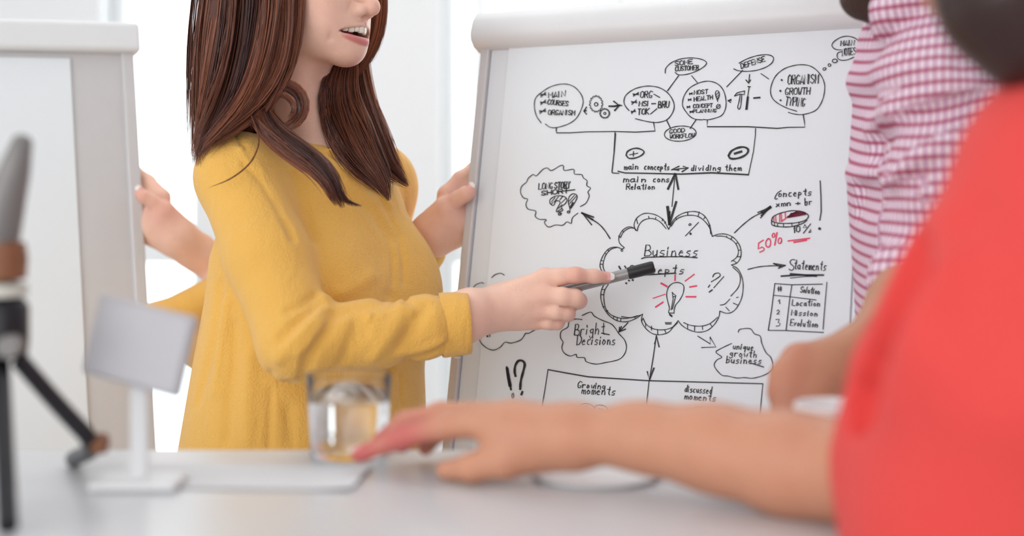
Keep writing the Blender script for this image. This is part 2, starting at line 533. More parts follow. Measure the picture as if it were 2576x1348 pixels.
# back wall: piers between tall windows, sill and lintel
SILL, LINT = 0.34, 2.62
wins = [(-2.55, xw(-120)), (xw(252), xw(497)), (xw(1106), xw(1930)), (xw(2330), 2.6)]
wb = slab('wall_back', (X0, Y1, 0), (X1, Y1 + .3, SILL), M['wall'])
slab('lintel', (X0, Y1, LINT), (X1, Y1 + .3, ZC), M['wall'], None, wb)
edges = [X0] + [q for w in wins for q in w] + [X1]
for i in range(0, len(edges), 2):
    slab('pier', (edges[i], Y1, SILL), (edges[i + 1], Y1 + .3, LINT), M['wall'], None, wb)
for i, (a, b) in enumerate(wins):
    w = empty('window_%d' % (i + 1), ((a + b) / 2, Y1 + .16, SILL)); w['kind'] = 'structure'
    fr = MB(); t = 0.045
    cx, cz = (a + b) / 2, (SILL + LINT) / 2
    fr.box((a + t / 2, Y1 + .16, cz), (t, .07, LINT - SILL), bev=.006)
    fr.box((b - t / 2, Y1 + .16, cz), (t, .07, LINT - SILL), bev=.006)
    fr.box((cx, Y1 + .16, SILL + t / 2), (b - a - 2 * t, .07, t), bev=.006)
    fr.box((cx, Y1 + .16, LINT - t / 2), (b - a - 2 * t, .07, t), bev=.006)
    fr.build('window_frame', M['frame_white'], w)
    MB().box((cx, Y1 + .16, 1.08), (b - a - 2 * t, .06, .10), bev=.006).build('transom', M['frame_white'], w)
    n = max(1, round((b - a) / 0.55))
    if i == 2:
        xs = [a + t, xw(1205), xw(1570), b - t]
    else:
        xs = list(np.linspace(a + t, b - t, n + 1))
    for k in range(1, len(xs) - 1):
        MB().box((xs[k], Y1 + .16, cz), (.05, .065, LINT - SILL - 2 * t), bev=.006).build('mullion', M['frame_white'], w)
    for k in range(len(xs) - 1):
        for z0, z1 in ((SILL + t, 1.03), (1.13, LINT - t)):
            MB().box(((xs[k] + xs[k + 1]) / 2, Y1 + .16, (z0 + z1) / 2), (xs[k + 1] - xs[k], .006, z1 - z0)).build('pane', M['pane'], w)
slab('window_sill', (X0, Y1 - .04, SILL - .03), (X1, Y1, SILL), M['frame_white'], None, wb)
slab('baseboard_back', (X0, Y1 - .015, 0), (X1, Y1, .09), M['frame_white'])

# ================================================================== flip chart
YAW, LEAN = math.radians(29.6), math.radians(10.5)
BU = np.array([math.cos(YAW), -math.sin(YAW), 0])
bk = np.array([math.sin(YAW), math.cos(YAW), 0])
BV = bk * math.sin(LEAN) + np.array([0, 0, math.cos(LEAN)])
BN = np.cross(BU, BV)
BN = BN / np.linalg.norm(BN)
if BN[1] > 0: BN = -BN
BT = P(1210, 130, 2.0)                       # left edge, just under the clip bar
BW, BH = 0.575, 0.98
B = lambda u, v, w=0.0: BT + u * BU + v * BV + w * BN
BR = np.stack([BU, BV, BN], 1)
def onboard(px, py, w=0.0):
    e = np.array([0, 0, EYE]); r = P(px, py, 1.0) - e
    t = ((BT + w * BN - e) @ BN) / (r @ BN)
    return e + r * t

foot_z = 0.0
def flipchart():
    base = B(BW / 2, 0); root_loc = (base[0] + 0.12, base[1] + 0.15, 0)
    t = empty('flip_chart', root_loc, 'white easel flip chart covered in hand-drawn marker diagrams', 'flip chart')
    MB().box(B(BW / 2, -BH / 2 + 0.03, -0.012), (BW - 0.03, BH + 0.03, 0.018), BR, .002).build('board', M['board_white'], t)
    for u in (0.0075, BW - 0.0075):
        MB().box(B(u, -BH / 2 + 0.03, -0.010), (0.015, BH + 0.03, 0.026), BR, .003).build('edge_frame', M['alu'], t)
    MB().box(B(BW / 2, -BH + 0.012, -0.008), (BW, 0.024, 0.026), BR, .003).build('bottom_frame', M['alu'], t)
    # clip bar: rounded section run along the top
    prof = [(0.000, -.008), (.004, .010), (.012, .019), (.022, .022), (.040, .019), (.052, .012), (.056, .002), (.056, -.03), (.0, -.03)]
    mb = MB(); n = len(prof); us = [-.010, -.007, BW + .007, BW + .010]; sh = [.8, 1, 1, .8]
    v = []
    for u, s in zip(us, sh):
        for a, b in prof: v.append(B(u, .028 + (a - .028) * s, b * s))
    f = []
    for i in range(3):
        for k in range(n): f.append((i * n + k, i * n + (k + 1) % n, (i + 1) * n + (k + 1) % n, (i + 1) * n + k))
    f.append(tuple(range(n))); f.append(tuple(3 * n + k for k in range(n))[::-1])
    mb.add(v, f); mb.build('clip_bar', M['clip'], t, smooth=True)
    # paper pad: a few sheets, top sheet bellying very slightly
    MB().box(B(BW / 2 + .012, -BH / 2 + .02, -.0015), (BW - .075, BH - .05, .003), BR).build('paper_pad', M['paper'], t)
    nu, nv = 24, 40; V = []; Fq = []
    for j in range(nv + 1):
        for i in range(nu + 1):
            a, b = i / nu, j / nv
            w = .0008 + .0004 * math.sin(math.pi * a) * math.sin(math.pi * b)
            V.append(B(.046 + a * (BW - .072), -b * (BH - .05) + .003, w))
    for j in range(nv):
        for i in range(nu):
            q = j * (nu + 1) + i; Fq.append((q, q + nu + 1, q + nu + 2, q + 1))
    mesh_obj('top_sheet', V, np.array(Fq), M['paper'], t)
    # pen tray and three legs
    MB().box(B(BW / 2, -BH - .02, .02), (BW * .8, .012, .07), BR, .003).build('pen_tray', M['alu'], t)
    for top, foot in ((B(.10, -.05, -.03), B(-.02, -1.35, -.03)), (B(BW - .10, -.05, -.03), B(BW + .02, -1.35, -.03)), (B(BW / 2, .0, -.03), B(BW / 2, 0) + bk * .62)):
        foot = np.array(foot, float); foot[2] = 0.012
        lg = MB().tube([top, foot], .013, 14).build('leg', M['alu'], t, True)
        MB().lathe([(.016, -.012), (.019, -.006), (.019, .012), (.013, .022)], foot, 14).build('rubber_foot', M['black'], lg, True)
    return t
chart = flipchart()
# ================================================================== marker drawings on the sheet
FONT = {
'A': '02 28 42;13 33', 'B': '02 08 28 37 36 25 05;25 44 43 32 02', 'C': '47 28 18 06 04 12 32 43', 'D': '02 08 28 46 44 22 02',
'E': '48 08 02 42;05 35', 'F': '48 08 02;05 35', 'G': '47 28 06 04 12 32 44 24', 'H': '02 08;48 42;05 45', 'I': '02 08', 'K': '08 02;48 05 42',
'L': '08 02 42', 'M': '02 08 24 48 42', 'N': '02 08 42 48', 'O': '28 07 03 22 43 47 28', 'P': '02 08 38 46 35 05', 'R': '02 08 38 46 35 05;25 42',
'S': '47 28 07 06 44 43 22 03', 'T': '08 48;28 22', 'U': '08 03 22 43 48', 'V': '08 22 48', 'W': '08 12 25 32 48', 'X': '08 42;02 48',
'Y': '08 25 48;25 22', 'a': '35 15 04 03 12 33;35 33 42', 'b': '08 02;04 15 35 33 22 02', 'c': '35 15 03 12 32', 'd': '35 15 03 12 33;38 32',
'e': '04 34 25 15 03 12 32', 'f': '48 28 22;05 35', 'g': '35 15 04 13 33;35 31 10 01', 'h': '08 02;04 25 34 32', 'i': '05 02;07 06', 'k': '08 02;35 04 32',
'l': '08 02', 'm': '05 02;04 15 24 22;24 35 44 42', 'n': '05 02;04 25 34 32', 'o': '15 03 12 33 34 15', 'p': '05 00;05 25 34 23 03', 'q': '35 15 03 23 34;35 30',
'r': '05 02;04 15 35', 's': '35 15 04 33 22 02', 't': '28 23 32;06 36', 'u': '05 03 12 33;35 32', 'v': '05 12 35', 'w': '05 12 24 32 45', 'x': '05 32;02 35', 'y': '05 13;35 00',
'0': '28 07 03 22 43 47 28', '1': '06 18 12', '2': '07 28 46 02 42', '3': '08 38 25 44 32 02', '5': '48 08 05 35 43 22 02',
'*': '03 47;07 43;05 45', '+': '05 45;27 23', '-': '05 45', '%': '48 02;18 06 26 18;32 44 42 32', '.': '02 03', '#': '12 18;32 38;04 44;06 46',
}
drawn = []
class Sketch:
    """strokes of one drawing; coordinates are read off a magnified crop (origin x0, y0, scale s) and laid on the sheet"""
    def __init__(s, x0, y0, sc): s.o = (x0, y0, sc); s.by = {}
    def px(s, p): return (s.o[0] + p[0] / s.o[2], s.o[1] + p[1] / s.o[2])
    def line(s, w, *pts, c='ink'): return s._put([s.px(p) for p in pts], w, c)
    def curve(s, w, *pts, c='ink'):
        q = np.array([s.px(p) for p in pts]); L = np.linalg.norm(np.diff(q, axis=0), axis=1).sum()
        return s._put(catmull(q, int(min(120, max(8, L / 3.5)))), w, c)
    def ring(s, w, cx, cy, rx, ry, c='ink', rot=0):
        a = np.linspace(0, 2 * math.pi * 1.03, 22); r = math.radians(rot)
        return s.curve(w, *[(cx + rx * math.cos(t) * math.cos(r) - ry * math.sin(t) * math.sin(r), cy + rx * math.cos(t) * math.sin(r) + ry * math.sin(t) * math.cos(r)) for t in a], c=c)
    def gear(s, w, cx, cy, rx, ry, n, dep=.13):
        pts = []
        for i in range(n):
            for k, q in ((0, 1), (.42, 1), (.5, 1 - dep), (.92, 1 - dep)):
                t = 2 * math.pi * (i + k) / n; pts.append((cx + rx * q * math.cos(t), cy + ry * q * math.sin(t)))
        return s.line(w, *(pts + pts[:1]))
    def word(s, txt, x0, y0, x1, y1, h, w=2.6, c='ink', slant=.12):
        wd = [1.6 if ch in 'Iil1.' else (3.4 if ch.islower() else 4) for ch in txt]
        gap = 1.3; tot = sum(wd) + gap * (len(txt) - 1); ang = math.atan2(y1 - y0, x1 - x0); L = math.hypot(x1 - x0, y1 - y0)
        k = L / tot; cur = 0
        for ch, q in zip(txt, wd):
            for st in FONT.get(ch, '').split(';'):
                pts = []
                for g in st.split():
                    gx = int(g[0]) * (q / 4 if q < 4 and ch.islower() and ch not in 'mw' else (.85 if ch in 'mw' else 1)); gy = (int(g[1]) - 2) / 6 * h
                    gx = (cur + gx) * k + slant * gy + random.uniform(-.03, .03) * h
                    gy += random.uniform(-.035, .035) * h
                    pts.append((x0 + gx * math.cos(ang) + gy * math.sin(ang), y0 + gx * math.sin(ang) - gy * math.cos(ang)))
                if pts: s._put([s.px(p) for p in pts], w, c)
            cur += q + gap
        return s
    def _put(s, pts, w, c):
        s.by.setdefault(c, []).append((np.array(pts, float), w)); return s
    def done(s, name):
        first = None
        for c, strokes in s.by.items():
            V, Fc = [], []
            for pts, w in strokes:
                n = len(pts)
                tang = np.gradient(pts, axis=0) if n > 2 else np.repeat(pts[1:] - pts[:1], 2, 0)
                tang /= np.linalg.norm(tang, axis=1)[:, None] + 1e-9
                nor = np.stack([-tang[:, 1], tang[:, 0]], 1)
                ww = w * 0.84 * (0.5 + 0.06 * np.sin(np.arange(n) * .9 + len(V)))[:, None]
                pts = pts.copy(); pts[0] -= tang[0] * w * .3; pts[-1] += tang[-1] * w * .3
                b = len(V)
                for a, q in zip(pts - nor * ww, pts + nor * ww):
                    V.append(onboard(a[0], a[1], .0021)); V.append(onboard(q[0], q[1], .0021))
                for i in range(n - 1): Fc.append((b + 2 * i, b + 2 * i + 1, b + 2 * i + 3, b + 2 * i + 2))
            o = mesh_obj(name, V, np.array(Fc), M[c], chart, smooth=False)
            if c == 'ink_red': o['label'] = 'pink-red marker strokes'
        return s

# --- bubbles along the top -------------------------------------------------
k = Sketch(1320, 180, 6.44)
k.curve(2.6, (265,830),(190,720),(155,570),(175,430),(280,330),(430,240),(620,200),(780,235),(900,350),(945,480),(910,620),(830,760),(700,850),(520,905),(410,900),(335,850))
k.word('*', 262, 425, 350, 395, 80).word('MAIN', 385, 425, 655, 400, 90, 3)
k.word('*', 262, 550, 350, 520, 75).word('COURSES', 365, 530, 695, 560, 80, 3)
k.word('*', 245, 690, 345, 660, 70).word('ORGANISM', 375, 700, 805, 705, 80, 3)
k.done('bubble_sketch')
k = Sketch(1320, 180, 6.44)
k.gear(2.6, 1155, 522, 108, 135, 15).ring(3, 1155, 530, 30, 30).gear(2.8, 1295, 677, 82, 80, 15, .17).ring(2.6, 1295, 677, 20, 19)
k.done('gears_sketch')
k = Sketch(1320, 180, 6.44)
k.line(5, (1365,560),(1450,562),(1540,545)).line(4.5, (1440,480),(1530,550),(1455,630)).line(3.5, (1400,560),(1570,548))
k.line(4, (1000,575),(955,640),(998,688)).line(5, (990,630),(965,642))
k.line(3.2, (515,905),(508,950),(515,992),(720,992),(1000,975),(1460,970),(1800,980),(2110,962),(2085,818))
k.line(2.6, (1462,975),(1445,1290)).line(2.8, (2490,70),(2310,310)).line(2.6, (2295,785),(2360,915))
k.done('connector_lines')
k = Sketch(1320, 180, 6.44)
k.curve(2.8, (1690,632),(1630,560),(1605,480),(1640,380),(1760,290),(1900,245),(2040,235),(2190,265),(2320,350),(2400,470),(2420,580),(2380,690),(2300,780),(2180,820),(2050,820),(1900,790),(1790,762))
k.word('*', 1760, 410, 1850, 385, 60).word('ORG', 1870, 425, 2060, 420, 105, 3).line(3, (2090,365),(2185,418))
k.word('*', 1735, 545, 1820, 520, 75).word('MSI', 1850, 560, 2005, 560, 85, 3).line(3.2, (2055,520),(2120,518)).word('BRU', 2160, 585, 2330, 585, 105, 3.4)
k.word('*', 1735, 690, 1800, 660, 60).word('TOK', 1830, 700, 2010, 690, 95, 3.2).line(3, (2035,688),(2140,600))
k.done('bubble_sketch')
k = Sketch(1660, 80, 4.954)
k.curve(2.6, (65,515),(75,450),(150,380),(270,335),(420,325),(540,350),(580,390),(540,440),(440,495),(330,530),(230,535),(190,505))
k.word('SOME', 190, 425, 405, 395, 55, 2.8).word('CUSTOMER', 190, 490, 480, 470, 55, 2.8)
k.line(2.6, (230,548),(95,735)).line(2.6, (395,548),(468,635))
k.done('bubble_sketch')
k = Sketch(1660, 80, 4.954)
k.curve(2.6, (985,390),(1090,335),(1220,295),(1340,285),(1410,315),(1400,380),(1320,440),(1200,480),(1080,492),(980,485),(920,462))
k.word('DEFENSE', 1015, 458, 1310, 365, 62, 2.8).line(2.4, (1030,480),(832,685)).line(2.6, (1258,520),(1355,587))
k.line(2.6, (1117,530),(1105,640)).line(3.4, (1072,600),(1105,640),(1128,600))
k.done('bubble_sketch')
k = Sketch(1660, 80, 4.954)
k.curve(2.8, (930,800),(965,760),(1055,737)).line(2.8, (1055,737),(1050,782),(1000,775),(930,800)).curve(2.6, (1000,785),(985,870),(968,940),(985,965),(1005,930),(1020,785))
k.line(2.6, (1112,685),(1092,810)).line(3, (1095,682),(1125,684)).line(4.6, (1090,815),(1072,965)).line(3.5, (1100,810),(1085,965))
k.line(4.5, (1170,825),(1245,818)).line(3.4, (885,840),(845,858),(880,880)).line(4, (850,858),(885,855))
k.done('tools_sketch')
k = Sketch(1660, 80, 4.954)
k.curve(2.6, (530,1097),(440,1088),(370,1050),(300,960),(280,900),(300,800),(370,700),(490,635),(610,615),(720,650),(790,730),(822,850),(815,960),(770,1040),(690,1075),(600,1095),(540,1092))
k.word('MOST', 425, 780, 595, 770, 52, 2.6).word('HEALTH', 425, 865, 655, 838, 50, 2.6).word('CONCEPT', 415, 950, 650, 938, 46, 2.6).word('PLANNING', 415, 1008, 700, 1000, 40, 2.6)
for x, y in ((385, 790), (370, 865), (355, 955), (390, 1016)): k.word('*', x - 18, y, x + 18, y - 5, 34, 2.4)
k.curve(2.4, (720,870),(700,810),(690,760),(710,730),(735,750),(738,800),(715,860)).line(2, (693,790),(735,750)).line(2, (698,818),(738,785)).line(2, (708,840),(735,812))
k.ring(2.4, 727, 930, 24, 28, rot=25).line(2.2, (705,950),(750,905))
k.done('bubble_sketch')
k = Sketch(1660, 80, 4.954)
k.curve(2.6, (1705,990),(1560,940),(1430,860),(1380,770),(1390,660),(1450,540),(1570,450),(1740,410),(1880,430),(1990,520),(2050,650),(2040,800),(1990,920),(1920,990),(1780,1030),(1680,1025),(1600,1003))
k.word('ORGANISM', 1590, 655, 1970, 640, 115, 3).word('GROWTH', 1560, 785, 1865, 780, 85, 2.8).word('TYPING', 1560, 915, 1800, 930, 105, 3)
for x, y in ((1517, 600), (1500, 735), (1503, 853)): k.line(5, (x - 3, y - 3), (x + 4, y + 4))
k.done('bubble_sketch')
k = Sketch(1660, 80, 4.954)
k.ring(2.6, 2050, 462, 22, 15, rot=-25).ring(2.6, 2112, 415, 18, 18).ring(2.8, 2178, 362, 33, 23)
k.curve(2.6, (2500,160),(2450,90),(2350,55),(2250,70),(2160,130),(2145,180),(2190,218),(2260,225)).curve(2.6, (2270,245),(2215,265),(2210,320),(2250,352),(2330,350),(2420,315))
k.word('MAIN', 2250, 172, 2420, 170, 65, 2.8).word('NOTES', 2270, 300, 2440, 280, 85, 2.8)
k.done('thought_sketch')
k = Sketch(1660, 80, 4.954)
k.line(3.2, (590,1100),(588,1182),(1100,1182),(1460,1203),(1600,1190),(1805,1188),(1800,1120),(1785,1035))
k.line(2.4, (1192,1205),(1188,1240)).line(2.6, (450,1095),(375,1205)).line(2.6, (85,1100),(130,1205))
k.done('connector_lines')
k = Sketch(0, 0, 1)
k.ring(2.6, 1711, 336, 40, 19, rot=-4).word('GOOD', 1684, 336, 1722, 332, 10, 2.6).word('WORKFLOW', 1685, 349, 1746, 345, 10, 2.6)
k.done('bubble_sketch')
# --- middle box ------------------------------------------------------------
k = Sketch(1520, 340, 5.185)
k.line(3, (147,-20),(130,200),(100,480),(105,492),(190,497)).line(4.2, (180,470),(270,492),(560,497),(1000,507),(1400,490),(1880,515)).line(2.6, (1972,-85),(1970,0),(1945,210),(1880,515))
k.curve(4.2, (285,260),(300,215),(360,180),(430,170),(500,195),(518,225),(480,265),(400,298),(320,300),(285,260)).line(3, (330,255),(435,235)).line(2.6, (380,212),(378,275))
k.curve(5.8, (1620,265),(1660,205),(1740,165),(1820,155),(1875,185),(1860,240),(1790,285),(1700,307),(1640,300),(1620,265)).line(6, (1700,240),(1790,212))
k.word('main', 262, 450, 445, 440, 78, 3).word('concepts', 520, 445, 850, 455, 80, 3).line(4, (975,405),(875,450),(970,455)).line(3, (875,452),(985,437),(1095,425)).line(4, (1030,405),(1095,425),(1015,475))
k.word('dividing', 1130, 465, 1520, 460, 76, 2.8).word('them', 1575, 465, 1785, 460, 78, 3)
k.done('box_sketch')
k = Sketch(1520, 340, 5.185)
k.word('main', 250, 610, 550, 612, 82, 3).word('cons', 635, 610, 850, 608, 80, 3).word('Relation', 285, 705, 660, 705, 72, 3)
k.line(7, (925,505),(830,700)).line(5, (930,505),(965,705)).line(2.8, (918,560),(882,930)).line(8, (825,935),(850,1160)).line(6, (938,868),(850,1155)).line(7, (850,1000),(845,1165))
k.done('arrow_sketch')
# --- question cloud --------------------------------------------------------
k = Sketch(1280, 360, 5.617)
k.curve(2.6, (1010,895),(1090,845),(1135,745),(1115,690),(1155,635),(1100,600),(1105,530),(1050,490),(1030,445),(925,435),(915,370),(780,385),(770,320),(720,320),(600,388),(545,350),(480,370),(385,465),(345,440),(270,500),(250,550),(180,610),(165,700),(210,775),(265,790),(240,860),(270,930),(380,960),(370,1030),(430,1075),(530,1080),(500,1120),(560,1185),(660,1155),(760,1160),(820,1110),(880,1135),(890,1070),(920,1030),(975,990))
k.word('LONG', 420, 655, 615, 640, 85, 3).word('STORY', 645, 640, 860, 630, 85, 3.6).word('SHORT', 460, 740, 840, 700, 62, 3.2).line(3.4, (690,685),(930,658))
k.curve(2.8, (580,850),(580,800),(640,755),(720,742),(800,765),(820,810),(790,860),(740,900),(760,950),(670,970),(690,910),(720,850),(710,815),(660,820),(640,870),(615,880),(580,850))
for a in (((600,830),(650,770)), ((640,830),(700,755)), ((720,800),(760,750)), ((735,850),(805,780)), ((700,920),(750,870)), ((690,960),(745,925)), ((600,860),(625,835))): k.line(2.4, *a)
k.ring(4, 718, 1000, 22, 15, rot=-20)
k.curve(2.8, (860,920),(840,830),(850,760),(900,715),(950,725),(965,760),(930,840),(875,920)).line(2.4, (850,820),(930,730)).line(2.4, (860,850),(955,745)).line(5, (872,905),(905,840)).line(3, (860,925),(865,945)).ring(3.4, 842, 972, 20, 15, rot=-20)
k.line(6, (1030,985),(1180,1080)).line(5, (1030,985),(1195,1045)).line(3.2, (1040,990),(1170,1155)).curve(3.4, (1150,1060),(1280,1150),(1360,1240),(1430,1348))
k.done('cloud_sketch')
# --- central cloud ---------------------------------------------------------
k = Sketch(1480, 520, 3.964)
for a in ([(470,235),(455,180),(480,115),(540,72),(600,65),(680,85),(750,135),(800,225)], [(488,235),(500,190),(540,140),(600,118),(660,122),(720,155),(775,218)],
  [(800,225),(850,130),(920,75),(1000,50),(1080,50),(1150,85),(1200,160),(1235,295)], [(825,195),(870,130),(950,92),(1040,85),(1110,105),(1170,155),(1210,215),(1220,270)],
  [(1235,295),(1300,272),(1380,275),(1450,310),(1500,370),(1522,440),(1515,510),(1480,560),(1425,580)], [(1270,292),(1350,295),(1420,325),(1470,370),(1495,440),(1480,500),(1425,545)],
  [(1425,580),(1490,620),(1530,700),(1543,790),(1530,900),(1490,990),(1440,1045),(1380,1062),(1310,1040)], [(1440,602),(1500,660),(1515,730),(1490,810),(1420,890)], [(1410,920),(1360,970),(1315,980)],
  [(1310,1040),(1300,1100),(1250,1180),(1180,1235),(1090,1250),(1000,1225),(930,1180),(895,1135)], [(950,1155),(1020,1182),(1120,1190),(1210,1165),(1290,1100)],
  [(895,1135),(850,1190),(800,1250),(720,1275),(640,1265),(570,1210),(530,1140),(540,1070)], [(545,1110),(580,1175),(660,1220),(760,1225),(840,1200),(890,1155)],
  [(540,1070),(470,1115),(390,1145),(300,1140),(220,1095),(160,1020),(125,920),(130,830),(165,760)], [(520,1080),(430,1105),(330,1112),(240,1085),(180,1030),(155,930),(160,840),(200,770)], [(330,1095),(420,1105),(490,1085)],
  [(140,640),(125,625),(115,580),(130,520),(170,450),(220,410),(280,402),(330,420),(345,440),(330,445),(325,430),(358,408)], [(170,650),(160,640),(145,590),(155,530),(180,470),(230,420),(290,405)],
  [(358,408),(310,360),(305,300),(340,235),(400,200),(450,210),(485,240)], [(320,305),(350,250),(410,212),(460,215)]):
    k.curve(2.5, *a)
for a in (((480,125),(492,170)), ((600,95),(605,115)), ((672,105),(668,122)), ((742,120),(735,140)), ((770,150),(760,165)), ((870,110),(880,130)), ((990,55),(990,85)), ((1105,50),(1092,98)), ((1165,100),(1150,120)),
  ((1215,185),(1200,190)), ((1380,290),(1375,302)), ((1430,305),(1420,325)), ((1490,355),(1470,370)), ((1520,430),(1495,435)), ((1515,498),(1482,497)), ((1440,532),(1475,558)), ((1495,900),(1475,905)), ((1445,960),(1488,980)),
  ((1370,1000),(1405,1038)), ((988,1175),(990,1215)), ((1060,1190),(1058,1235)), ((1135,1190),(1140,1225)), ((1215,1170),(1235,1195)), ((530,1140),(545,1115)), ((570,1165),(572,1195)), ((628,1190),(628,1230)), ((688,1222),(692,1270)),
  ((760,1228),(772,1255)), ((130,875),(155,878)), ((135,825),(162,825)), ((145,1000),(165,995)), ((180,1040),(195,1035)), ((255,1090),(248,1110)), ((290,1108),(285,1135)), ((325,1112),(322,1140)), ((455,1095),(470,1110)),
  ((115,570),(143,575)), ((125,535),(152,540)), ((165,462),(180,475)), ((195,430),(205,445)), ((300,290),(320,308)), ((338,235),(352,255))):
    k.line(2.4, *a)
k.word('Business', 560, 490, 1095, 495, 108, 2.8).curve(3.2, (530,517),(600,503),(900,498),(1085,508)).word('Concepts', 400, 668, 960, 668, 85, 2.8).line(4, (400,690),(560,680),(860,662))
k.line(5, (305,595),(320,620)).line(3.5, (362,590),(375,612))
for x, y in ((377, 762), (405, 735), (442, 730)): k.line(5, (x - 3, y - 2), (x + 3, y + 2))
k.line(2.6, (1098,155),(968,290)).ring(2.4, 1012, 178, 13, 9, rot=-30).ring(3, 1018, 268, 6, 9)
k.done('cloud_sketch')
k = Sketch(1480, 520, 3.964)
k.curve(2.5, (855,1060),(800,1055),(808,1010),(790,940),(780,870),(800,800),(850,760),(910,758),(950,790),(945,860),(910,930),(870,980),(855,1030),(855,1060)).line(2.5, (800,1055),(835,1095)).line(2.6, (825,1028),(845,920),(835,850),(850,870),(875,885),(845,900)).line(2.4, (838,1020),(870,890)).line(5, (812,1075),(830,1090))
k.line(2.8, (765,1155),(828,1155)).line(2.8, (770,1168),(825,1168))
for w, a in ((5, ((725,762),(785,795))), (3, ((645,912),(765,872))), (4, ((670,1000),(745,950))), (4, ((865,680),(863,735))), (3.6, ((1055,673),(965,740))), (4, ((1010,800),(1080,788))), (5, ((975,897),(1070,897)))): k.line(w, *a, c='ink_red')
k.done('light_bulb_sketch')
k = Sketch(1480, 520, 3.964)
k.curve(2.8, (1240,700),(1255,670),(1300,660),(1315,685),(1280,715),(1225,748)).line(2.6, (1350,695),(1250,808)).line(3, (1210,780),(1195,803)).line(3.6, (1205,850),(1235,828))
k.done('question_mark_sketch')
k = Sketch(1480, 520, 3.964)
k.line(3, (395,1155),(310,1245)).line(4, (310,1200),(302,1250),(370,1220)).line(4, (330,1195),(305,1245))
k.done('arrow_sketch')
# --- right-hand notes ------------------------------------------------------
k = Sketch(1830, 440, 5.186)
k.curve(3, (90,755),(200,650),(330,550),(470,480)).line(3.4, (395,490),(565,410),(430,560)).line(8, (450,492),(560,418)).line(5, (440,530),(560,420))
k.curve(2.8, (698,205),(655,232),(622,285),(620,318),(650,308)).word('oncepts', 665, 285, 1100, 265, 88, 3).word('xmn', 635, 415, 830, 395, 74, 3).word('+', 890, 400, 945, 395, 50, 3).word('br', 1010, 395, 1105, 385, 88, 3)
k.done('note_lettering')
k = Sketch(1830, 440, 5.186)
k.curve(3, (575,590),(600,540),(700,495),(850,465),(980,480),(1050,520),(1040,570),(960,610),(830,630),(680,630),(590,610),(575,590)).curve(3.2, (575,600),(580,650),(660,672),(770,678),(880,665),(980,630),(1035,590))
for x, y in ((610, 625), (650, 640), (728, 640), (838, 635), (930, 615)): k.line(2.2, (x, y), (x + 2, y + 30))
for a in (((785,550),(1010,497)), ((790,545),(960,480)), ((820,520),(930,472)), ((800,550),(1020,510)), ((830,505),(1000,490)), ((800,540),(900,480))): k.line(5, *a, c='ink_wine')
for a in (((600,540),(605,610)), ((625,535),(632,610)), ((680,505),(680,610)), ((700,500),(705,605)), ((750,490),(755,560)), ((705,605),(775,555))): k.line(3, *a, c='ink_red')
k.word('10', 865, 752, 945, 740, 78, 3.2).word('%', 985, 758, 1085, 745, 105, 2.6)
k.done('pie_chart_sketch')
k = Sketch(1830, 440, 5.186)
k.line(3, (1208,75),(1218,280),(1221,480),(1203,590)).line(7, (1195,698),(1206,702))
k.done('exclamation_sketch')
k = Sketch(1830, 440, 5.186)
k.line(3.6, (465,850),(405,890),(400,965),(450,940),(480,960),(470,985),(420,1008), c='ink_red').curve(3.6, (530,830),(500,870),(505,930),(540,940),(560,900),(555,840),(530,830), c='ink_red').line(3.6, (645,750),(615,915), c='ink_red').ring(3.4, 600, 788, 18, 30, c='ink_red', rot=15).ring(3.4, 682, 858, 22, 40, c='ink_red', rot=10)
k.line(4.4, (790,860),(1070,825), c='ink_red').line(4.4, (865,877),(1030,850), c='ink_red')
k.done('percentage_lettering')
k = Sketch(1830, 440, 5.186)
k.curve(3, (265,1232),(400,1200),(560,1185),(700,1185)).line(4.4, (600,1155),(760,1180),(665,1215)).line(4, (610,1160),(690,1200),(750,1182))
k.curve(2.8, (882,1112),(850,1100),(815,1128),(828,1165),(860,1190),(862,1225),(830,1245),(802,1228)).word('tatements', 865, 1228, 1285, 1245, 118, 3).line(4.6, (700,1320),(900,1305),(1250,1305)).line(5, (820,1290),(1160,1318)).line(2.6, (820,1345),(1000,1325),(1150,1320))
k.done('note_lettering')
k = Sketch(1780, 630, 4.085)
for a in ([(690,340),(865,352),(1180,345)], [(690,340),(655,620),(622,820)], [(622,820),(810,822),(1190,842)], [(865,352),(845,480),(805,820)], [(1225,325),(1205,550),(1185,808)], [(680,460),(845,475),(1115,508)]): k.line(2.6, *a)
k.word('#', 720, 422, 762, 415, 50).word('Solution', 950, 430, 1150, 450, 62, 2.8).word('1', 725, 550, 750, 545, 46).word('Location', 865, 565, 1155, 572, 62, 2.8).word('2', 708, 657, 737, 655, 46).word('Mission', 860, 665, 1130, 675, 58, 2.8).word('3', 705, 778, 748, 772, 66).word('Evolution', 845, 772, 1130, 790, 68, 2.8)
k.done('table_sketch')
k = Sketch(1780, 630, 4.085)
k.curve(2.6, (315,840),(330,810),(435,803),(480,855),(540,880),(555,950),(600,1050),(650,1100),(668,1190),(640,1240),(580,1280),(465,1312),(380,1305),(300,1310),(210,1290),(145,1280),(80,1210),(68,1165),(100,1120),(145,1095),(85,1045),(130,1010),(245,955))
k.word('unique', 260, 1012, 470, 1025, 68, 2.8).word('growth', 225, 1085, 505, 1100, 68, 2.8).word('business', 190, 1155, 555, 1165, 72, 2.8).line(3, (440,1155),(575,1197))
k.done('cloud_sketch')
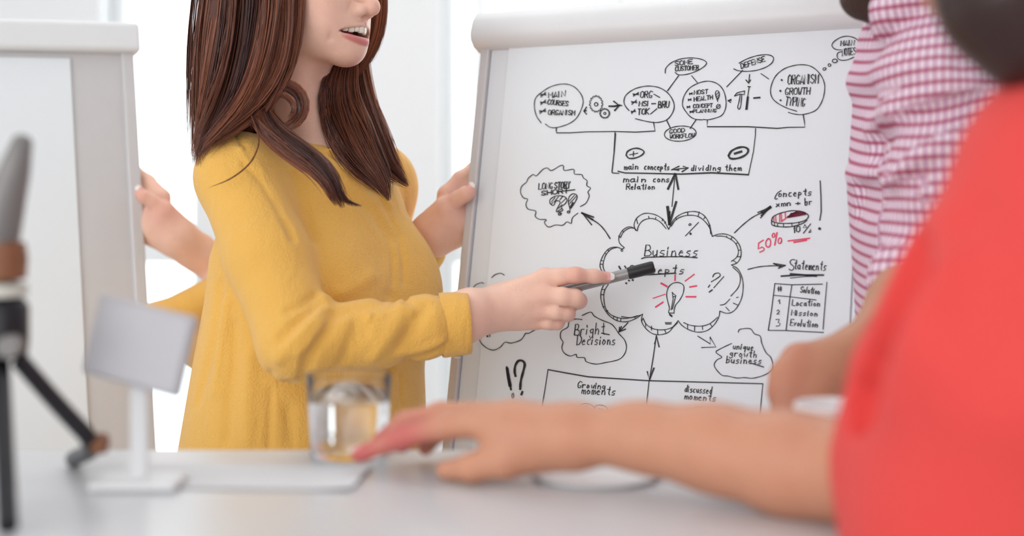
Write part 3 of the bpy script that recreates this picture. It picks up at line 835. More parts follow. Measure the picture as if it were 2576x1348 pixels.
# --- lower left ------------------------------------------------------------
k = Sketch(1180, 800, 3.3026)
k.curve(2.6, (80,135),(95,200),(150,250),(205,265),(260,240),(298,200),(350,207),(430,180),(470,125),(490,128),(545,98)).line(2.6, (295,95),(175,125),(150,135)).line(2.6, (170,105),(172,155)).line(5, (150,148),(154,152))
k.done('cloud_sketch')
k = Sketch(1180, 800, 3.3026)
k.curve(2.6, (30,-244),(55,-277),(103,-295),(120,-288)).curve(2.6, (187,-337),(216,-361),(260,-373),(292,-358))
k.done('cloud_sketch')
k = Sketch(1180, 800, 3.3026)
k.curve(2.6, (938,-22),(1010,-50),(1040,-17),(1110,20),(1180,48),(1215,85),(1245,130),(1290,180),(1307,240),(1290,300),(1240,345),(1130,370),(1050,382),(970,360),(960,330),(895,325),(890,300),(840,315),(790,290),(770,245),(780,200),(760,165),(765,110),(820,75),(830,30),(880,8),(938,12))
k.word('Bright', 875, 142, 1130, 132, 92, 2.8).line(2.8, (1100,125),(1165,138)).word('Decisions', 893, 220, 1215, 222, 80, 2.8)
k.done('cloud_sketch')
k = Sketch(1180, 800, 3.3026)
k.line(5, (312,405),(322,480),(348,595)).line(9, (316,420),(328,500),(340,560)).ring(2.6, 363, 645, 8, 24)
k.curve(7, (385,482),(378,440),(385,390),(410,355),(445,356),(462,385),(450,440),(430,520),(424,590)).line(6.5, (443,612),(434,635))
k.done('punctuation_sketch')
k = Sketch(1180, 800, 3.3026)
k.line(3.4, (655,428),(800,455),(990,488),(1490,520),(2440,545)).line(2.8, (655,428),(635,560),(590,830),(580,1000)).line(2.6, (1495,520),(1475,700),(1445,1000)).line(2.6, (2440,545),(2425,700),(2400,1000))
k.word('Growing', 900, 578, 1130, 592, 56, 2.8).word('moments', 935, 628, 1215, 640, 66, 2.8).word('discussed', 1790, 612, 2015, 628, 56, 2.8).word('moments', 1790, 672, 2050, 690, 56, 2.8)
k.done('box_sketch')
k = Sketch(1180, 800, 3.3026)
k.curve(2.4, (905,790),(915,730),(970,710),(1020,725),(1045,750), c='ink_brown').curve(2.4, (1045,750),(1050,730),(1090,722),(1140,740),(1160,790), c='ink_brown').line(2.2, (950,735),(990,730), c='ink_brown').line(2.2, (955,748),(990,745), c='ink_brown').line(2.2, (1075,752),(1115,760), c='ink_brown')
k.done('book_sketch')
k = Sketch(1180, 800, 3.3026)
k.ring(2.6, 1905, 835, 105, 100, c='ink_brown').line(2.4, (1900,755),(1902,780), c='ink_brown').line(2.4, (1900,790),(1900,835),(1880,840), c='ink_brown').line(2.4, (1840,770),(1852,785), c='ink_brown').line(2.4, (1960,770),(1950,785), c='ink_brown')
k.done('clock_sketch')
k = Sketch(1180, 800, 3.3026)
k.line(2.8, (1555,145),(1530,320),(1498,515)).line(3.4, (1540,215),(1555,145),(1578,240)).line(4.4, (1480,445),(1498,515),(1535,415))
k.done('arrow_sketch')
k = Sketch(1180, 800, 3.3026)
k.line(2.8, (1900,150),(2005,215),(2000,155),(2050,240),(1930,245))
k.done('arrow_sketch')
k = Sketch(1900, 860, 4.2125)
k.curve(2.6, (265,368),(215,420),(210,490),(265,570),(360,600))
k.done('bubble_sketch')
# ================================================================== figures
def head_field(f, O, R, s=1.0, male=False):
    """head modelled in its own frame (left, forward, up; metres) at O"""
    L = lambda x, y, z: O + R @ (np.array([x, y, z]) * s)
    e = lambda c, r, k=.02, op='u', RR=None: f.ell(L(*c), np.array(r) * s, R if RR is None else RR, k * s, op)
    e((0, -.015, .045), (.072, .092, .078))
    e((0, .030, .0), (.060, .056, .074), .03)
    for q in (-1, 1):
        f.cone(L(q * .050, .004, -.040), L(q * .016, .066, -.064), .021 * s, .017 * s, .03 * s)
        e((q * .040, .054, -.010), (.025, .024, .026), .022)
        e((q * .036, .058, -.034), (.020, .020, .022), .022)
        e((q * .030, .075, .036), (.02, .012, .008), .015)
    e((0, .073, -.0665), (.019, .0165, .0145), .016)
    e((0, .070, -.042), (.033, .023, .025), .02)
    # nose
    f.cone(L(0, .086, .026), L(0, .1025, -.010), .008 * s, .0095 * s, .012 * s)
    e((0, .1035, -.0135), (.0100, .0098, .0098), .006)
    for q in (-1, 1):
        e((q * .0130, .0895, -.0170), (.0082, .0125, .0090), .005)
        e((q * .0065, .0995, -.0265), (.0036, .0055, .0035), .002, 'd')
        e((q * .032, .088, .018), (.017, .011, .011), .014, 'd')
        e((q * .032, .077, .018), (.0155, .0125, .0095), .006)
        # ear
        e((q * .073, -.012, -.002), (.006, .018, .030), .006)
        e((q * .077, -.006, -.002), (.004, .010, .018), .004, 'd')
    return L, e

def mouth(f, L, e, s=1.0):
    """open smile; returns points of the two lips"""
    xs = np.linspace(-.0435, .0435, 23)
    y = lambda x: .0940 - (10.5 if x < 0 else 21) * x * x
    up = lambda x: -.0355 - 5.4 * x * x
    lo = lambda x: -.0510 + 2.6 * x * x
    pts, rad = [], []
    fw = R_fwd(L)
    for x in xs:
        h = max((up(x) - lo(x)) / 2, .0007)
        pts.append(L(x, y(x) + .002, (up(x) + lo(x)) / 2)); rad.append(h * s)
    for k in (0, .006, .012):
        for i in range(len(pts) - 1):
            f.cone(pts[i] - fw * k, pts[i + 1] - fw * k, rad[i], rad[i + 1], .0010, 'd')
    U, Lo = [], []
    for i, x in enumerate(xs):
        t = 1 - (x / .0435) ** 2
        U.append((L(x, y(x) - .0012, up(x) + .0012), (.0012 + .0013 * t) * s))
        Lo.append((L(x, y(x) - .0022 + .0016 * t, lo(x) - .0040 * t - .0004), (.0012 + .0036 * t) * s))
    f.chain([q[0] for q in U], [q[1] for q in U], .003 * s)
    f.chain([q[0] for q in Lo], [q[1] for q in Lo], .002 * s)
    return U, Lo

def R_fwd(L): 
    v = L(0, 1, 0) - L(0, 0, 0)
    return v / np.linalg.norm(v)

def teeth_meshes(L, parent, s=1.0):
    y = lambda x: .0912 - 18.5 * x * x
    def tooth(cx, top, w, hgt, back=0):
        t = 37 * cx
        a = L(1, -t, 0) - L(0, 0, 0); a /= np.linalg.norm(a)
        up = L(0, 0, 1) - L(0, 0, 0); up /= np.linalg.norm(up)
        R = np.stack([a, np.cross(a, up), up], 1)
        MB().box(L(cx, y(cx) - back, top - hgt / 2), (w * .965 * math.sqrt(1 + t * t) * s, .006 * s, hgt * s), R, .0023 * s).build('tooth', M['tooth'], parent, True)
    ws = [.0084, .0066, .0070, .0060, .0056]; hs = [.0116, .0100, .0100, .0078, .0056]
    x = 0
    for w, h in zip(ws, hs):
        for q in (-1, 1):
            cx = q * (x + w / 2)
            tooth(cx, -.0335 - 6 * cx * cx, w, h)
        x += w
    for i in range(-4, 4):
        cx = (i + .5) * .0054
        tooth(cx, -.0488 + 3 * cx * cx, .0054, .009, .003)

def eyes(L, parent, s=1.0, col=(0.12, 0.2, 0.16, 1)):
    for q in (-1, 1):
        m = MB(); c = L(q * .032, .0775, .018)
        f = R_fwd(L); z = np.array([0, 0, 1.0]); r = np.cross(f, z); r /= np.linalg.norm(r)
        R = np.stack([r, np.cross(f, r), f], 1)
        m.lathe([(.0001, -.012), (.006, -.0104), (.0104, -.006), (.012, 0), (.0104, .006), (.006, .0104), (.0001, .012)], c, 20, R)
        ey = m.build('eyeball', M['eye'], parent, True)
        MB().lathe([(.0001, .0118), (.0055, .0110), (.0055, .0112), (.0001, .0124)], c, 18, R).build('iris', M['black'], parent, True)

def nail(name, c, tip, up, wid, L_, parent, free=.22):
    """curved nail plate: centre c, direction towards the tip, outward normal"""
    t = np.array(tip, float) - np.array(c, float); t /= np.linalg.norm(t)
    n = np.array(up, float); n -= (n @ t) * t; n /= np.linalg.norm(n); b = np.cross(t, n)
    for part, a0, a1, m in (('fingernail', -.5, .5 - free, M['nail']), ('nail_tip', .5 - free, .5 + free * .35, M['nail_tip'])):
        V, Fc = [], []; nu, nv = 8, 6
        for j in range(nv + 1):
            y = a0 + (a1 - a0) * j / nv
            ew = 1.0
            if y > .28: ew = math.sqrt(max(0.02, 1 - ((y - .28) / .34) ** 2))
            if y < -.3: ew = math.sqrt(max(0.05, 1 - ((-.3 - y) / .28) ** 2))
            for i in range(nu + 1):
                x = (i / nu - .5) * 2 * ew
                V.append(c + t * y * L_ + b * x * wid * .5 + n * (.0009 - .30 * wid * x * x * .5 - .0012 * (2 * y) ** 2 * .6))
        for j in range(nv):
            for i in range(nu):
                q = j * (nu + 1) + i; Fc.append((q, q + 1, q + nu + 2, q + nu + 1))
        if part == 'fingernail':
            first = mesh_obj(part, V, np.array(Fc), m, parent)
        else:
            mesh_obj(part, V, np.array(Fc), m, parent)['label'] = 'white nail tip'

def pointing_hand(f):
    """right hand, back towards the eye, index laid along the marker; prims added to f"""
    z = lambda x, y, d: P(1170 + x / 6.1275, 640 + y / 6.1275, d)
    wr = z(90, 930, 1.716); MC = {'i': z(1240, 375, 1.742), 'm': z(1215, 640, 1.731), 'r': z(1170, 860, 1.735), 'p': z(1090, 1010, 1.745)}
    # wrist and back of the hand
    f.cone(z(-330, 1040, 1.700), z(60, 915, 1.712), .0265, .0225, .02)
    f.cone(z(-330, 960, 1.700), z(90, 815, 1.712), .0215, .0172, .02)
    f.cone(z(90, 1000, 1.720), z(330, 960, 1.728), .0215, .019, .02)
    f.cone(z(90, 815, 1.716), z(420, 775, 1.728), .0172, .0165, .02)
    for key, st, r0, r1 in (('i', z(330, 765, 1.728), .0160, .0125), ('m', z(330, 840, 1.724), .0165, .0130), ('r', z(330, 930, 1.726), .0165, .0122), ('p', z(330, 985, 1.732), .0160, .0110)):
        f.cone(st, MC[key], r0, r1, .010)
    f.ell(z(720, 760, 1.752), (.040, .014, .026), None, .02)
    for key in 'mrp': f.ell(MC[key] + np.array([0, -.0035, 0.001]), (.0085, .007, .0075), None, .010)
    # index finger
    ip = [MC['i'], z(1480, 345, 1.737), z(1700, 318, 1.733), z(1990, 335, 1.740), z(2185, 352, 1.747)]
    f.chain(ip, [.0125, .0098, .0092, .0078, .0070], .007)
    # curled fingers
    mp = [MC['m'], z(1500, 655, 1.723), z(1690, 668, 1.727), z(1755, 715, 1.744), z(1650, 770, 1.768), z(1450, 800, 1.776)]
    f.chain(mp, [.0135, .0116, .0108, .0100, .0088, .0078], .0035)
    rp = [MC['r'], z(1400, 872, 1.727), z(1545, 885, 1.731), z(1585, 920, 1.747), z(1480, 950, 1.768), z(1290, 960, 1.775)]
    f.chain(rp, [.0125, .0106, .0100, .0094, .0083, .0075], .0025)
    pp = [MC['p'], z(1270, 1040, 1.737), z(1400, 1048, 1.741), z(1425, 1065, 1.755), z(1330, 1075, 1.770), z(1180, 1070, 1.775)]
    f.chain(pp, [.0110, .0094, .0088, .0082, .0074, .0068], .0025)
    # thumb on the far side of the marker
    tp = [z(420, 760, 1.742), z(800, 600, 1.768), z(1230, 500, 1.778), z(1560, 470, 1.778), z(1760, 480, 1.774)]
    f.chain(tp, [.0170, .0150, .0110, .0095, .0080], .012)
    f.fold([z(1360, 735, 1.722), z(1480, 785, 1.720), z(1640, 815, 1.726)], .0022, .0022)
    f.fold([z(1275, 935, 1.726), z(1370, 960, 1.726), z(1480, 1000, 1.732)], .0020, .0020)
    f.fold([z(1310, 430, 1.732), z(1380, 475, 1.738), z(1450, 500, 1.745)], .0016, .003)
    for x in (1650, 1690, 1730): f.fold([z(x, 260, 1.725), z(x - 8, 340, 1.724)], .0004, .0012)
    kn = [ip[2], MC['m'], MC['r'], MC['p'], mp[3], rp[3], pp[3], ip[4], z(300, 900, 1.70)]
    return z, ip, kn

def gripping_hand(f, mx=None, dd=0.0):
    """hand closed round a board's edge: thumb in front, fingers behind.  mx mirrors the photo column."""
    def z(x, y, d):
        px = 1060 + x / 4.8125; py = 400 + y / 4.8125
        if mx is not None: px = mx - px; py += 6
        return P(px, py, d + dd)
    # wrist, heel of the palm
    f.cone(z(-140, 1060, 2.020), z(110, 920, 1.985), .0260, .0245, .02)
    f.cone(z(110, 900, 1.985), z(330, 700, 1.972), .0255, .0240, .02)
    f.cone(z(230, 950, 1.988), z(440, 820, 1.984), .0210, .0190, .02)
    f.ell(z(420, 760, 1.985), (.030, .016, .032), None, .02)
    f.cone(z(170, 820, 1.975), z(300, 600, 1.960), .0220, .0145, .015)
    # fingers behind the board
    for a, b, c, d_, r in (((310, 430), (480, 235), (640, 120), 2.006, .0105), ((380, 500), (560, 330), (720, 260), 2.012, .0108), ((440, 600), (610, 500), (760, 460), 2.012, .0104), ((490, 740), (620, 680), (740, 650), 2.006, .0092)):
        f.cone(z(330, 720, 1.990), z(*a, 1.990), .017, r * 1.25, .012)
        f.chain([z(*a, 1.990), z(*b, 1.996), z(*c, d_), z(c[0] + 150, c[1] - 40, d_ + .004)], [r * 1.2, r, r * .95, r * .8], .005)
    # thumb
    th = [z(190, 720, 1.972), z(290, 590, 1.960), z(440, 480, 1.950), z(540, 420, 1.944), z(585, 393, 1.943)]
    f.chain(th, [.0175, .0140, .0102, .0100, .0082], .006)
    f.fold([z(210, 690, 1.93), z(330, 610, 1.93), z(420, 560, 1.935)], 0, .003)
    f.fold([z(290, 700, 1.950), z(390, 635, 1.960)], .0015, .003)
    f.fold([z(470, 560, 1.97), z(520, 740, 1.97)], .0012, .003)
    f.fold([z(340, 410, 1.975), z(365, 445, 1.972)], .0015, .003)
    return z, th

# ------------------------------------------------------------------ the presenter in yellow
OW = P(800, 480, 1.88); FW = 57
RW = frame(FW)
RH = rotx(frame(71), 2)
tipw = P(952, 22, 1.79)
HS = 1.03
OH = tipw - RH @ (np.array([0, .1125, -.0145]) * HS)
NB = P(768, 338, 1.875)                       # root of the neck
T_ = lambda x, y, z: NB + RW @ np.array([x, y, z])
woman = empty('person', (T_(0, 0, 0)[0], T_(0, 0, 0)[1], 0), 'smiling person with long auburn hair in mustard blouse, pointing with a marker', 'person')

elbow = P(748, 862, 1.640); shoulder = T_(-.136, .012, -.058); wrist = P(1160, 816, 1.705)
elbowL = P(950, 770, 2.13); shoulderL = T_(.158, -.012, -.07); wristL = P(1060, 628, 2.005)

sk = Field()
L, e = head_field(sk, OH, RH, HS)
sk.cone(L(0, -.022, -.055), T_(0, -.02, -.02), .052, .056, .03)
sk.cone(L(-.03, -.0, -.05), T_(-.02, .03, -.035), .016, .012, .025)
sk.cone(L(.03, -.0, -.05), T_(.02, .03, -.035), .016, .012, .025)
lipsU, lipsL = mouth(sk, L, e, HS)
# smile lines
sk.fold([L(-.0215, .086, -.012), L(-.032, .080, -.025), L(-.043, .071, -.038)], .0016, .0045)
sk.fold([L(.0215, .086, -.012), L(.030, .079, -.027), L(.0365, .069, -.041)], .0016, .0045)
sk.fold([L(-.0450, .073, -.036), L(-.0468, .070, -.046), L(-.0440, .070, -.056)], .0018, .0040)
sk.fold([L(-.014, .084, -.0605), L(0, .088, -.0598), L(.014, .084, -.0605)], .0018, .0045)
sk.fold([L(0, .096, -.022), L(0, .096, -.032)], .0010, .0028)
# shoulders, chest, trunk and arms under the clothes
sk.cone(T_(-.10, .0, -.060), T_(.12, -.01, -.060), .036, .036, .03)
sk.sec(NB, RW, [(-.09, 0, .0, .115, .068), (-.16, 0, .008, .125, .088), (-.22, 0, .012, .130, .10), (-.34, 0, .0, .120, .09), (-.50, 0, -.01, .14, .11), (-.60, 0, -.01, .14, .11)], .03)
sk.ell(T_(0, .040, -.070), (.070, .052, .085), RW, .03)
sk.cone(shoulder, elbow, .036, .032, .02).cone(elbow, wrist, .029, .023, .02)
sk.cone(shoulderL, elbowL, .036, .032, .02).cone(elbowL, wristL, .032, .024, .02)
zr, idx, knuckles = pointing_hand(sk)
zl, thumb = gripping_hand(sk)
VX = 0.0021
Vb, Qb = sk.mesh((-.80, 1.50, 0.60), (.40, 2.35, 1.75), VX)
tint = np.zeros(len(Vb))
lip = np.zeros(len(Vb))
def near_chain(V, pts, rad):
    best = np.full(len(V), 9.0)
    for i in range(len(pts) - 1):
        a, b = pts[i], pts[i + 1]; ab = b - a
        pa = V - a; h = np.clip(pa @ ab / (ab @ ab), 0, 1)
        best = np.minimum(best, np.linalg.norm(pa - h[:, None] * ab, axis=1) - (rad[i] + (rad[i + 1] - rad[i]) * h))
    return best
hv = np.where(np.linalg.norm(Vb - L(0, .085, -.05), axis=1) < .07)[0]
hV = Vb[hv]
dU = near_chain(hV, [q[0] for q in lipsU], [q[1] for q in lipsU]); dL = near_chain(hV, [q[0] for q in lipsL], [q[1] for q in lipsL])
lip[hv] = np.clip(1 - np.minimum(dU / .0010, dL / .0016), 0, 1)
inside = np.zeros(len(hV))
loc = (hV - OH) @ RH / HS
lip[hv] = np.where((loc[:, 1] < .0845 - np.where(loc[:, 0] < 0, 10.5, 20) * loc[:, 0] ** 2) & (np.abs(loc[:, 0]) < .040) & (loc[:, 2] < -.030) & (loc[:, 2] > -.060), 1, lip[hv])
tint = np.maximum(near(Vb, knuckles[:-1], [.013] * (len(knuckles) - 1)) * .6, near(Vb, [L(-.045, .055, -.012), L(.045, .055, -.012), L(0, .104, -.012), L(0, .08, -.078)], [.024, .024, .012, .012]) * .45)
tint = np.maximum(tint, near(Vb, [thumb[-1], zl(420, 500, 1.97)], [.014, .03]) * .4)
body = mesh_obj('body', Vb, Qb, M['skin_w'], woman, True, {'blush': tint, 'lip': lip})
teeth_meshes(L, body, HS)
eyes(L, body, HS)
MB().box(L(0, .066, -.045), (.044, .02, .024), RH, .008).build('mouth_cavity', M['mouth'], body, True)
nail('fingernail', zr(2185, 335, 1.7405), zr(2400, 345, 1.7445), (P(1500, 640, 1.6) - P(1500, 700, 1.74)), .0095, .0175 * 1.0, body)
nail('fingernail', zl(575, 350, 1.9375), zl(640, 285, 1.936), (P(1150, 440, 1.8) - P(1180, 475, 1.943)), .0105, .0165, body)

# ------------------------------------------------------------------ blouse
bl = Field()
bl.sec(NB, RW, [(-.012, 0, .010, .075, .070), (-.045, 0, .022, .115, .082), (-.09, 0, .022, .138, .096), (-.16, 0, .014, .150, .118), (-.22, 0, .022, .158, .136), (-.30, 0, .010, .164, .142),
             (-.42, 0, .0, .180, .152), (-.55, 0, -.004, .200, .166), (-.70, 0, -.006, .208, .172)], .03)
for q in (-1, 1): bl.ell(T_(q * .072, .092, -.205), (.070, .058, .075), RW, .05)
bl.cone(T_(-.05, -.010, -.045), shoulder, .042, .052, .035).cone(T_(.05, -.015, -.045), shoulderL, .045, .058, .04)
e1 = elbow + 0.0; mid = shoulder * .5 + elbow * .5
bl.chain([shoulder, mid, elbow], [.053, .050, .045], .018)
bl.chain([elbow, elbow * .55 + wrist * .45, P(1075, 822, 1.690), P(1120, 820, 1.698)], [.045, .0390, .0358, .0270], .016)
bl.chain([shoulderL, elbowL], [.058, .045], .03).chain([elbowL, wristL], [.045, .036], .02)
# V neck
vb = None
bl.chain([T_(0, -.01, .07), T_(0, .030, .025), T_(.0, .080, -.018), T_(.0, .122, -.078)], [.060, .054, .036, .007], .004, 'd')
pre = Field(); pre.p = list(bl.p)
def crease(amp, w, pts):
    q = []
    for x, y in pts:
        d = pre.trace(x, y)
        if d: q.append(P(x, y, d))
    if len(q) > 1: bl.fold(q, amp * 1.6, w * .9)
z4 = lambda *p: [(430 + x / 2.074, 550 + y / 2.074) for x, y in p]
z3 = lambda *p: [(430 + x / 2.246, y / 2.246) for x, y in p]
# elbow and sleeve folds
crease(.0060, .0075, z4((845,492),(815,570),(770,640),(720,720),(700,800),(695,850)))
crease(-.0045, .008, z4((800,420),(770,500),(690,590),(610,680),(560,730)))
crease(.0045, .007, z4((790,440),(720,500),(640,570),(580,620)))
crease(-.0040, .007, z4((835,480),(790,560),(720,640),(660,700)))
crease(.0035, .006, z4((760,400),(690,450),(620,480)))
crease(.0025, .008, z4((1040,490),(1020,560),(1000,620)))
crease(-.0030, .009, z4((1210,465),(1170,560),(1110,660),(1060,720)))
crease(.0030, .009, z4((1330,460),(1270,570),(1200,650)))
crease(.0040, .007, z4((1420,670),(1330,710),(1240,735),(1150,790)))
crease(-.0030, .006, z4((1415,640),(1300,690),(1200,700)))
crease(.0030, .008, z4((980,520),(940,640),(900,740)))
crease(-.0030, .006, z4((1180,462),(1225,475),(1245,490)))
crease(-.0035, .005, z4((1020,485),(1040,490),(1030,520)))
# hang of the body
crease(.0045, .008, z4((255,350),(245,480),(225,640),(180,800),(140,950)))
crease(-.0040, .010, z4((290,450),(270,600),(250,760),(230,900)))
crease(.0030, .008, z4((330,560),(330,760),(300,960),(290,1150)))
crease(.0030, .0048, z4((521,800),(520,900),(515,1080),(513,1190)))
crease(-.0030, .011, z4((412,730),(410,800),(400,1000),(400,1150)))
crease(.0035, .009, z4((120,430),(110,600),(110,760)))
crease(.0028, .009, z4((620,860),(610,1000),(620,1150)))
crease(.0030, .010, z4((800,500),(960,470),(1100,440),(1150,400)))
crease(-.0025, .010, z4((790,420),(900,380),(1050,300)))
# seams: armhole, placket, princess line
crease(.0028, .0048, z3((340,745),(420,850),(470,920),(540,1020),(600,1130),(650,1240),(690,1345)))
crease(.0030, .0050, z3((420,930),(480,980),(540,1070),(590,1150),(640,1250),(690,1350)))
crease(-.0028, .006, z3((400,840),(500,960),(570,1080),(640,1220)))
crease(.0026, .0046, z4((1060,0),(1120,80),(1160,200),(1163,330),(1163,460)))
crease(.0026, .0046, z4((1150,0),(1195,90),(1212,200),(1220,330),(1230,450)))
crease(.0026, .0046, z4((1195,820),(1205,930),(1213,1100),(1216,1240)))
crease(.0026, .0046, z3((880,860),(1000,930),(1100,1020),(1165,1090),(1230,1200)))
crease(-.0028, .005, z3((900,850),(1030,930),(1150,1030),(1240,1160)))
crease(.0030, .010, z3((1000,1100),(1150,1200),(1250,1340)))
crease(.0022, .010, z3((700,1000),(760,1150),(800,1340)))
Vc, Qc = bl.mesh((-.85, 1.46, 0.60), (.30, 2.40, 1.40), .0026)
blouse = mesh_obj('blouse', Vc, Qc, M['mustard'], woman)
# cuff
ca, cb = P(1108, 818.5, 1.697), P(1180, 813, 1.701)
cdir = (cb - ca) / np.linalg.norm(cb - ca)
up = np.array([0, 0, 1.0]); up -= (up @ cdir) * cdir; up /= np.linalg.norm(up); sd = np.cross(cdir, up)
V, Fq = [], []
prof = [(0, .0365), (.0006, .0378), (.004, .0382), (.018, .0376), (.030, .0366), (.0345, .0362), (.0352, .0352), (.0345, .034), (.010, .034)]
n = 56
for a, r in prof:
    for i in range(n):
        t = 2 * math.pi * i / n
        rr = 1.03 * r * (1 + .012 * math.sin(3 * t + 1) + .008 * math.sin(5 * t))
        V.append(ca + cdir * a + up * rr * 1.0 * math.sin(t) + sd * rr * .92 * math.cos(t))
for j in range(len(prof) - 1):
    for i in range(n): Fq.append((j * n + i, j * n + (i + 1) % n, (j + 1) * n + (i + 1) % n, (j + 1) * n + i))
mesh_obj('cuff', V, np.array(Fq), M['mustard'], blouse)
MB().lathe([(.001, 0), (.0045, .0004), (.0052, .0016), (.004, .0026), (.001, .0024)], ca + cdir * .018 - up * .0375 - sd * -.004, 18, np.stack([cdir, sd, -up], 1)).build('button', M['cream'], blouse, True)
# trousers and shoes (below the table)
tr = Field()
tr.sec(NB, RW, [(-.58, 0, -.01, .165, .125), (-.68, 0, -.01, .175, .135), (-.76, 0, -.01, .17, .13)], .03)
for q in (-1, 1):
    hp = T_(q * .085, -.01, -.68); an = np.array(T_(q * .09, -.02, 0)); an[2] = .10
    tr.cone(hp, (hp + an) / 2, .092, .066, .03).cone((hp + an) / 2, an, .064, .05, .02)
Vt, Qt = tr.mesh((-.85, 1.5, .03), (.3, 2.3, .9), .006)
mesh_obj('trousers', Vt, Qt, M['trouser'], woman)
def shoes(parent, fn, R, spread, m=None):
    for q in (-1, 1):
        o = fn(q * spread, .03, 0); o = np.array(o); o[2] = .0
        s_ = Field()
        s_.ell(o + np.array([0, 0, .045]) + R @ np.array([0, -.03, 0]), (.040, .065, .045), R, .02).ell(o + np.array([0, 0, .032]) + R @ np.array([0, .09, 0]), (.045, .085, .032), R, .03)
        s_.cut((0, 0, .001), (0, 0, -1), .002)
        v, f_ = s_.mesh(o + np.array([-.2, -.2, -.02]), o + np.array([.2, .2, .15]), .005)
        mesh_obj('shoe', v, f_, m or M['shoe'], parent)
shoes(woman, T_, RW, .09)
# ------------------------------------------------------------------ hair
rng = np.random.default_rng(5)
def strands(bundles, m_name, parent, name, bvh=None, width=.00068):
    """each bundle: (guide [(px, py, d, r_px)], count, depth flattening, tone, tip spread)"""
    VV, FF, TT = [], [], []; base = 0
    for guide, cnt, flat, tone, spread, *tm in bundles:
        NS = 14; tmin = tm[0] if tm else 0; cnt = int(cnt * 1.75)
        g = catmull(np.array(guide, float), NS)
        g[:, 3] = np.maximum(g[:, 3], 1.0)
        tang = np.gradient(g[:, :2], axis=0); tang /= np.linalg.norm(tang, axis=1)[:, None] + 1e-9
        nor = np.stack([-tang[:, 1], tang[:, 0]], 1)
        nclump = max(3, cnt // 14)
        cl = rng.normal(0, .55, (nclump, 2)); cl = np.clip(cl, -1.15, 1.15); ctone = rng.normal(0, .23, nclump)
        for i in range(cnt):
            c = rng.integers(nclump)
            a, b = cl[c] + rng.normal(0, .13, 2)
            a = np.clip(a, -1.25, 1.25)
            t = np.linspace(0, 1, NS)
            ph, amp = rng.uniform(0, 6.3), rng.uniform(.02, .09)
            ph2 = c * 1.7
            wob = amp * np.sin(t * rng.uniform(3, 7) + ph) + .10 * np.sin(t * 5 + ph2)
            end = rng.uniform(.80, 1.0); tt = t * end
            gi = np.stack([np.interp(tt, t, g[:, k]) for k in range(4)], 1)
            ni = np.stack([np.interp(tt, t, nor[:, k]) for k in range(2)], 1)
            fr = 1 + spread * tt ** 3 * rng.normal(0, 1)
            off = (a * fr + wob) * gi[:, 3]
            px = gi[:, 0] + ni[:, 0] * off; py = gi[:, 1] + ni[:, 1] * off
            d = gi[:, 2] + b * gi[:, 3] / F * gi[:, 2] * flat
            pts = np.stack([(px - CX) / F * d, d, EYE + (HY - py) / F * d], 1)
            if bvh is not None:
                eye = Vector((0, 0, EYE))
                for k in range(int(tmin * NS), NS):
                    q = Vector(pts[k]); v = q - eye; ln = v.length
                    h = bvh.ray_cast(eye, v / ln, ln + .012)
                    if h[0] is not None and ln - .055 < h[3] < ln + .0035:
                        pts[k] = np.array(eye + v / ln * (h[3] - .0035 - .004 * rng.random()))
            w = width * rng.uniform(.55, 1.25) * np.minimum(1, (1 - t) * 4 + .12)
            tg = np.gradient(pts, axis=0); tg /= np.linalg.norm(tg, axis=1)[:, None] + 1e-9
            s1 = np.cross(tg, np.array([0, 1.0, .01])); s1 /= np.linalg.norm(s1, axis=1)[:, None] + 1e-9
            s2 = np.cross(tg, s1)
            ring = np.stack([pts + w[:, None] * (math.cos(q) * s1 + math.sin(q) * s2) for q in (0, 2.094, 4.189)], 1)
            VV.append(ring.reshape(-1, 3))
            idx_ = np.arange(NS * 3).reshape(NS, 3) + base; base += NS * 3
            for k in range(3):
                FF.append(np.stack([idx_[:-1, k], idx_[:-1, (k + 1) % 3], idx_[1:, (k + 1) % 3], idx_[1:, k]], 1))
            tn = np.clip(tone + ctone[c] + rng.normal(0, .10), 0, 1)
            TT.append(np.full(NS * 3, tn))
    o = mesh_obj(name, np.concatenate(VV), np.concatenate(FF), M[m_name], parent, True, {'tone': np.concatenate(TT)})
    return o

def bvh_of(*meshes):
    vs, fs, b = [], [], 0
    for V, Q in meshes:
        vs.append(V); fs.append(Q + b); b += len(V)
    return BVHTree.FromPolygons(np.concatenate(vs).tolist(), np.concatenate(fs).tolist())
selb = np.where((Vc[:, 2] > 1.1))[0]
bv = bvh_of((Vc, Qc), (Vb, Qb))

# scalp cap and the solid body of the hair behind the strands
hc = Field()
hc.ell(L(0, -.025, .055), np.array((.083, .098, .080)) * HS, RH, .02)
hc.ell(L(-.062, -.028, -.02), np.array((.022, .055, .085)) * HS, RH, .03)
hc.ell(L(.062, -.028, -.02), np.array((.022, .055, .085)) * HS, RH, .03)
hc.cone(L(0, -.075, .02), T_(0, -.085, -.06), .062, .050, .04)
hc.cone(L(-.055, -.045, -.03), T_(-.085, -.062, -.035), .042, .030, .03)
hc.cone(L(-.066, .0, .03), L(-.064, -.012, -.085), .016, .012, .02)
hc.ell(L(0, .085, -.01), np.array((.060, .062, .088)) * HS, RH, .01, 'd')
Vh, Qh = hc.mesh((-.6, 1.55, 1.1), (.1, 2.2, 1.78), .0035)
hair = mesh_obj('hair', Vh, Qh, M['hair_auburn'], woman, True, {'tone': np.full(len(Vh), .12)})

Bn = []
D = 1.735
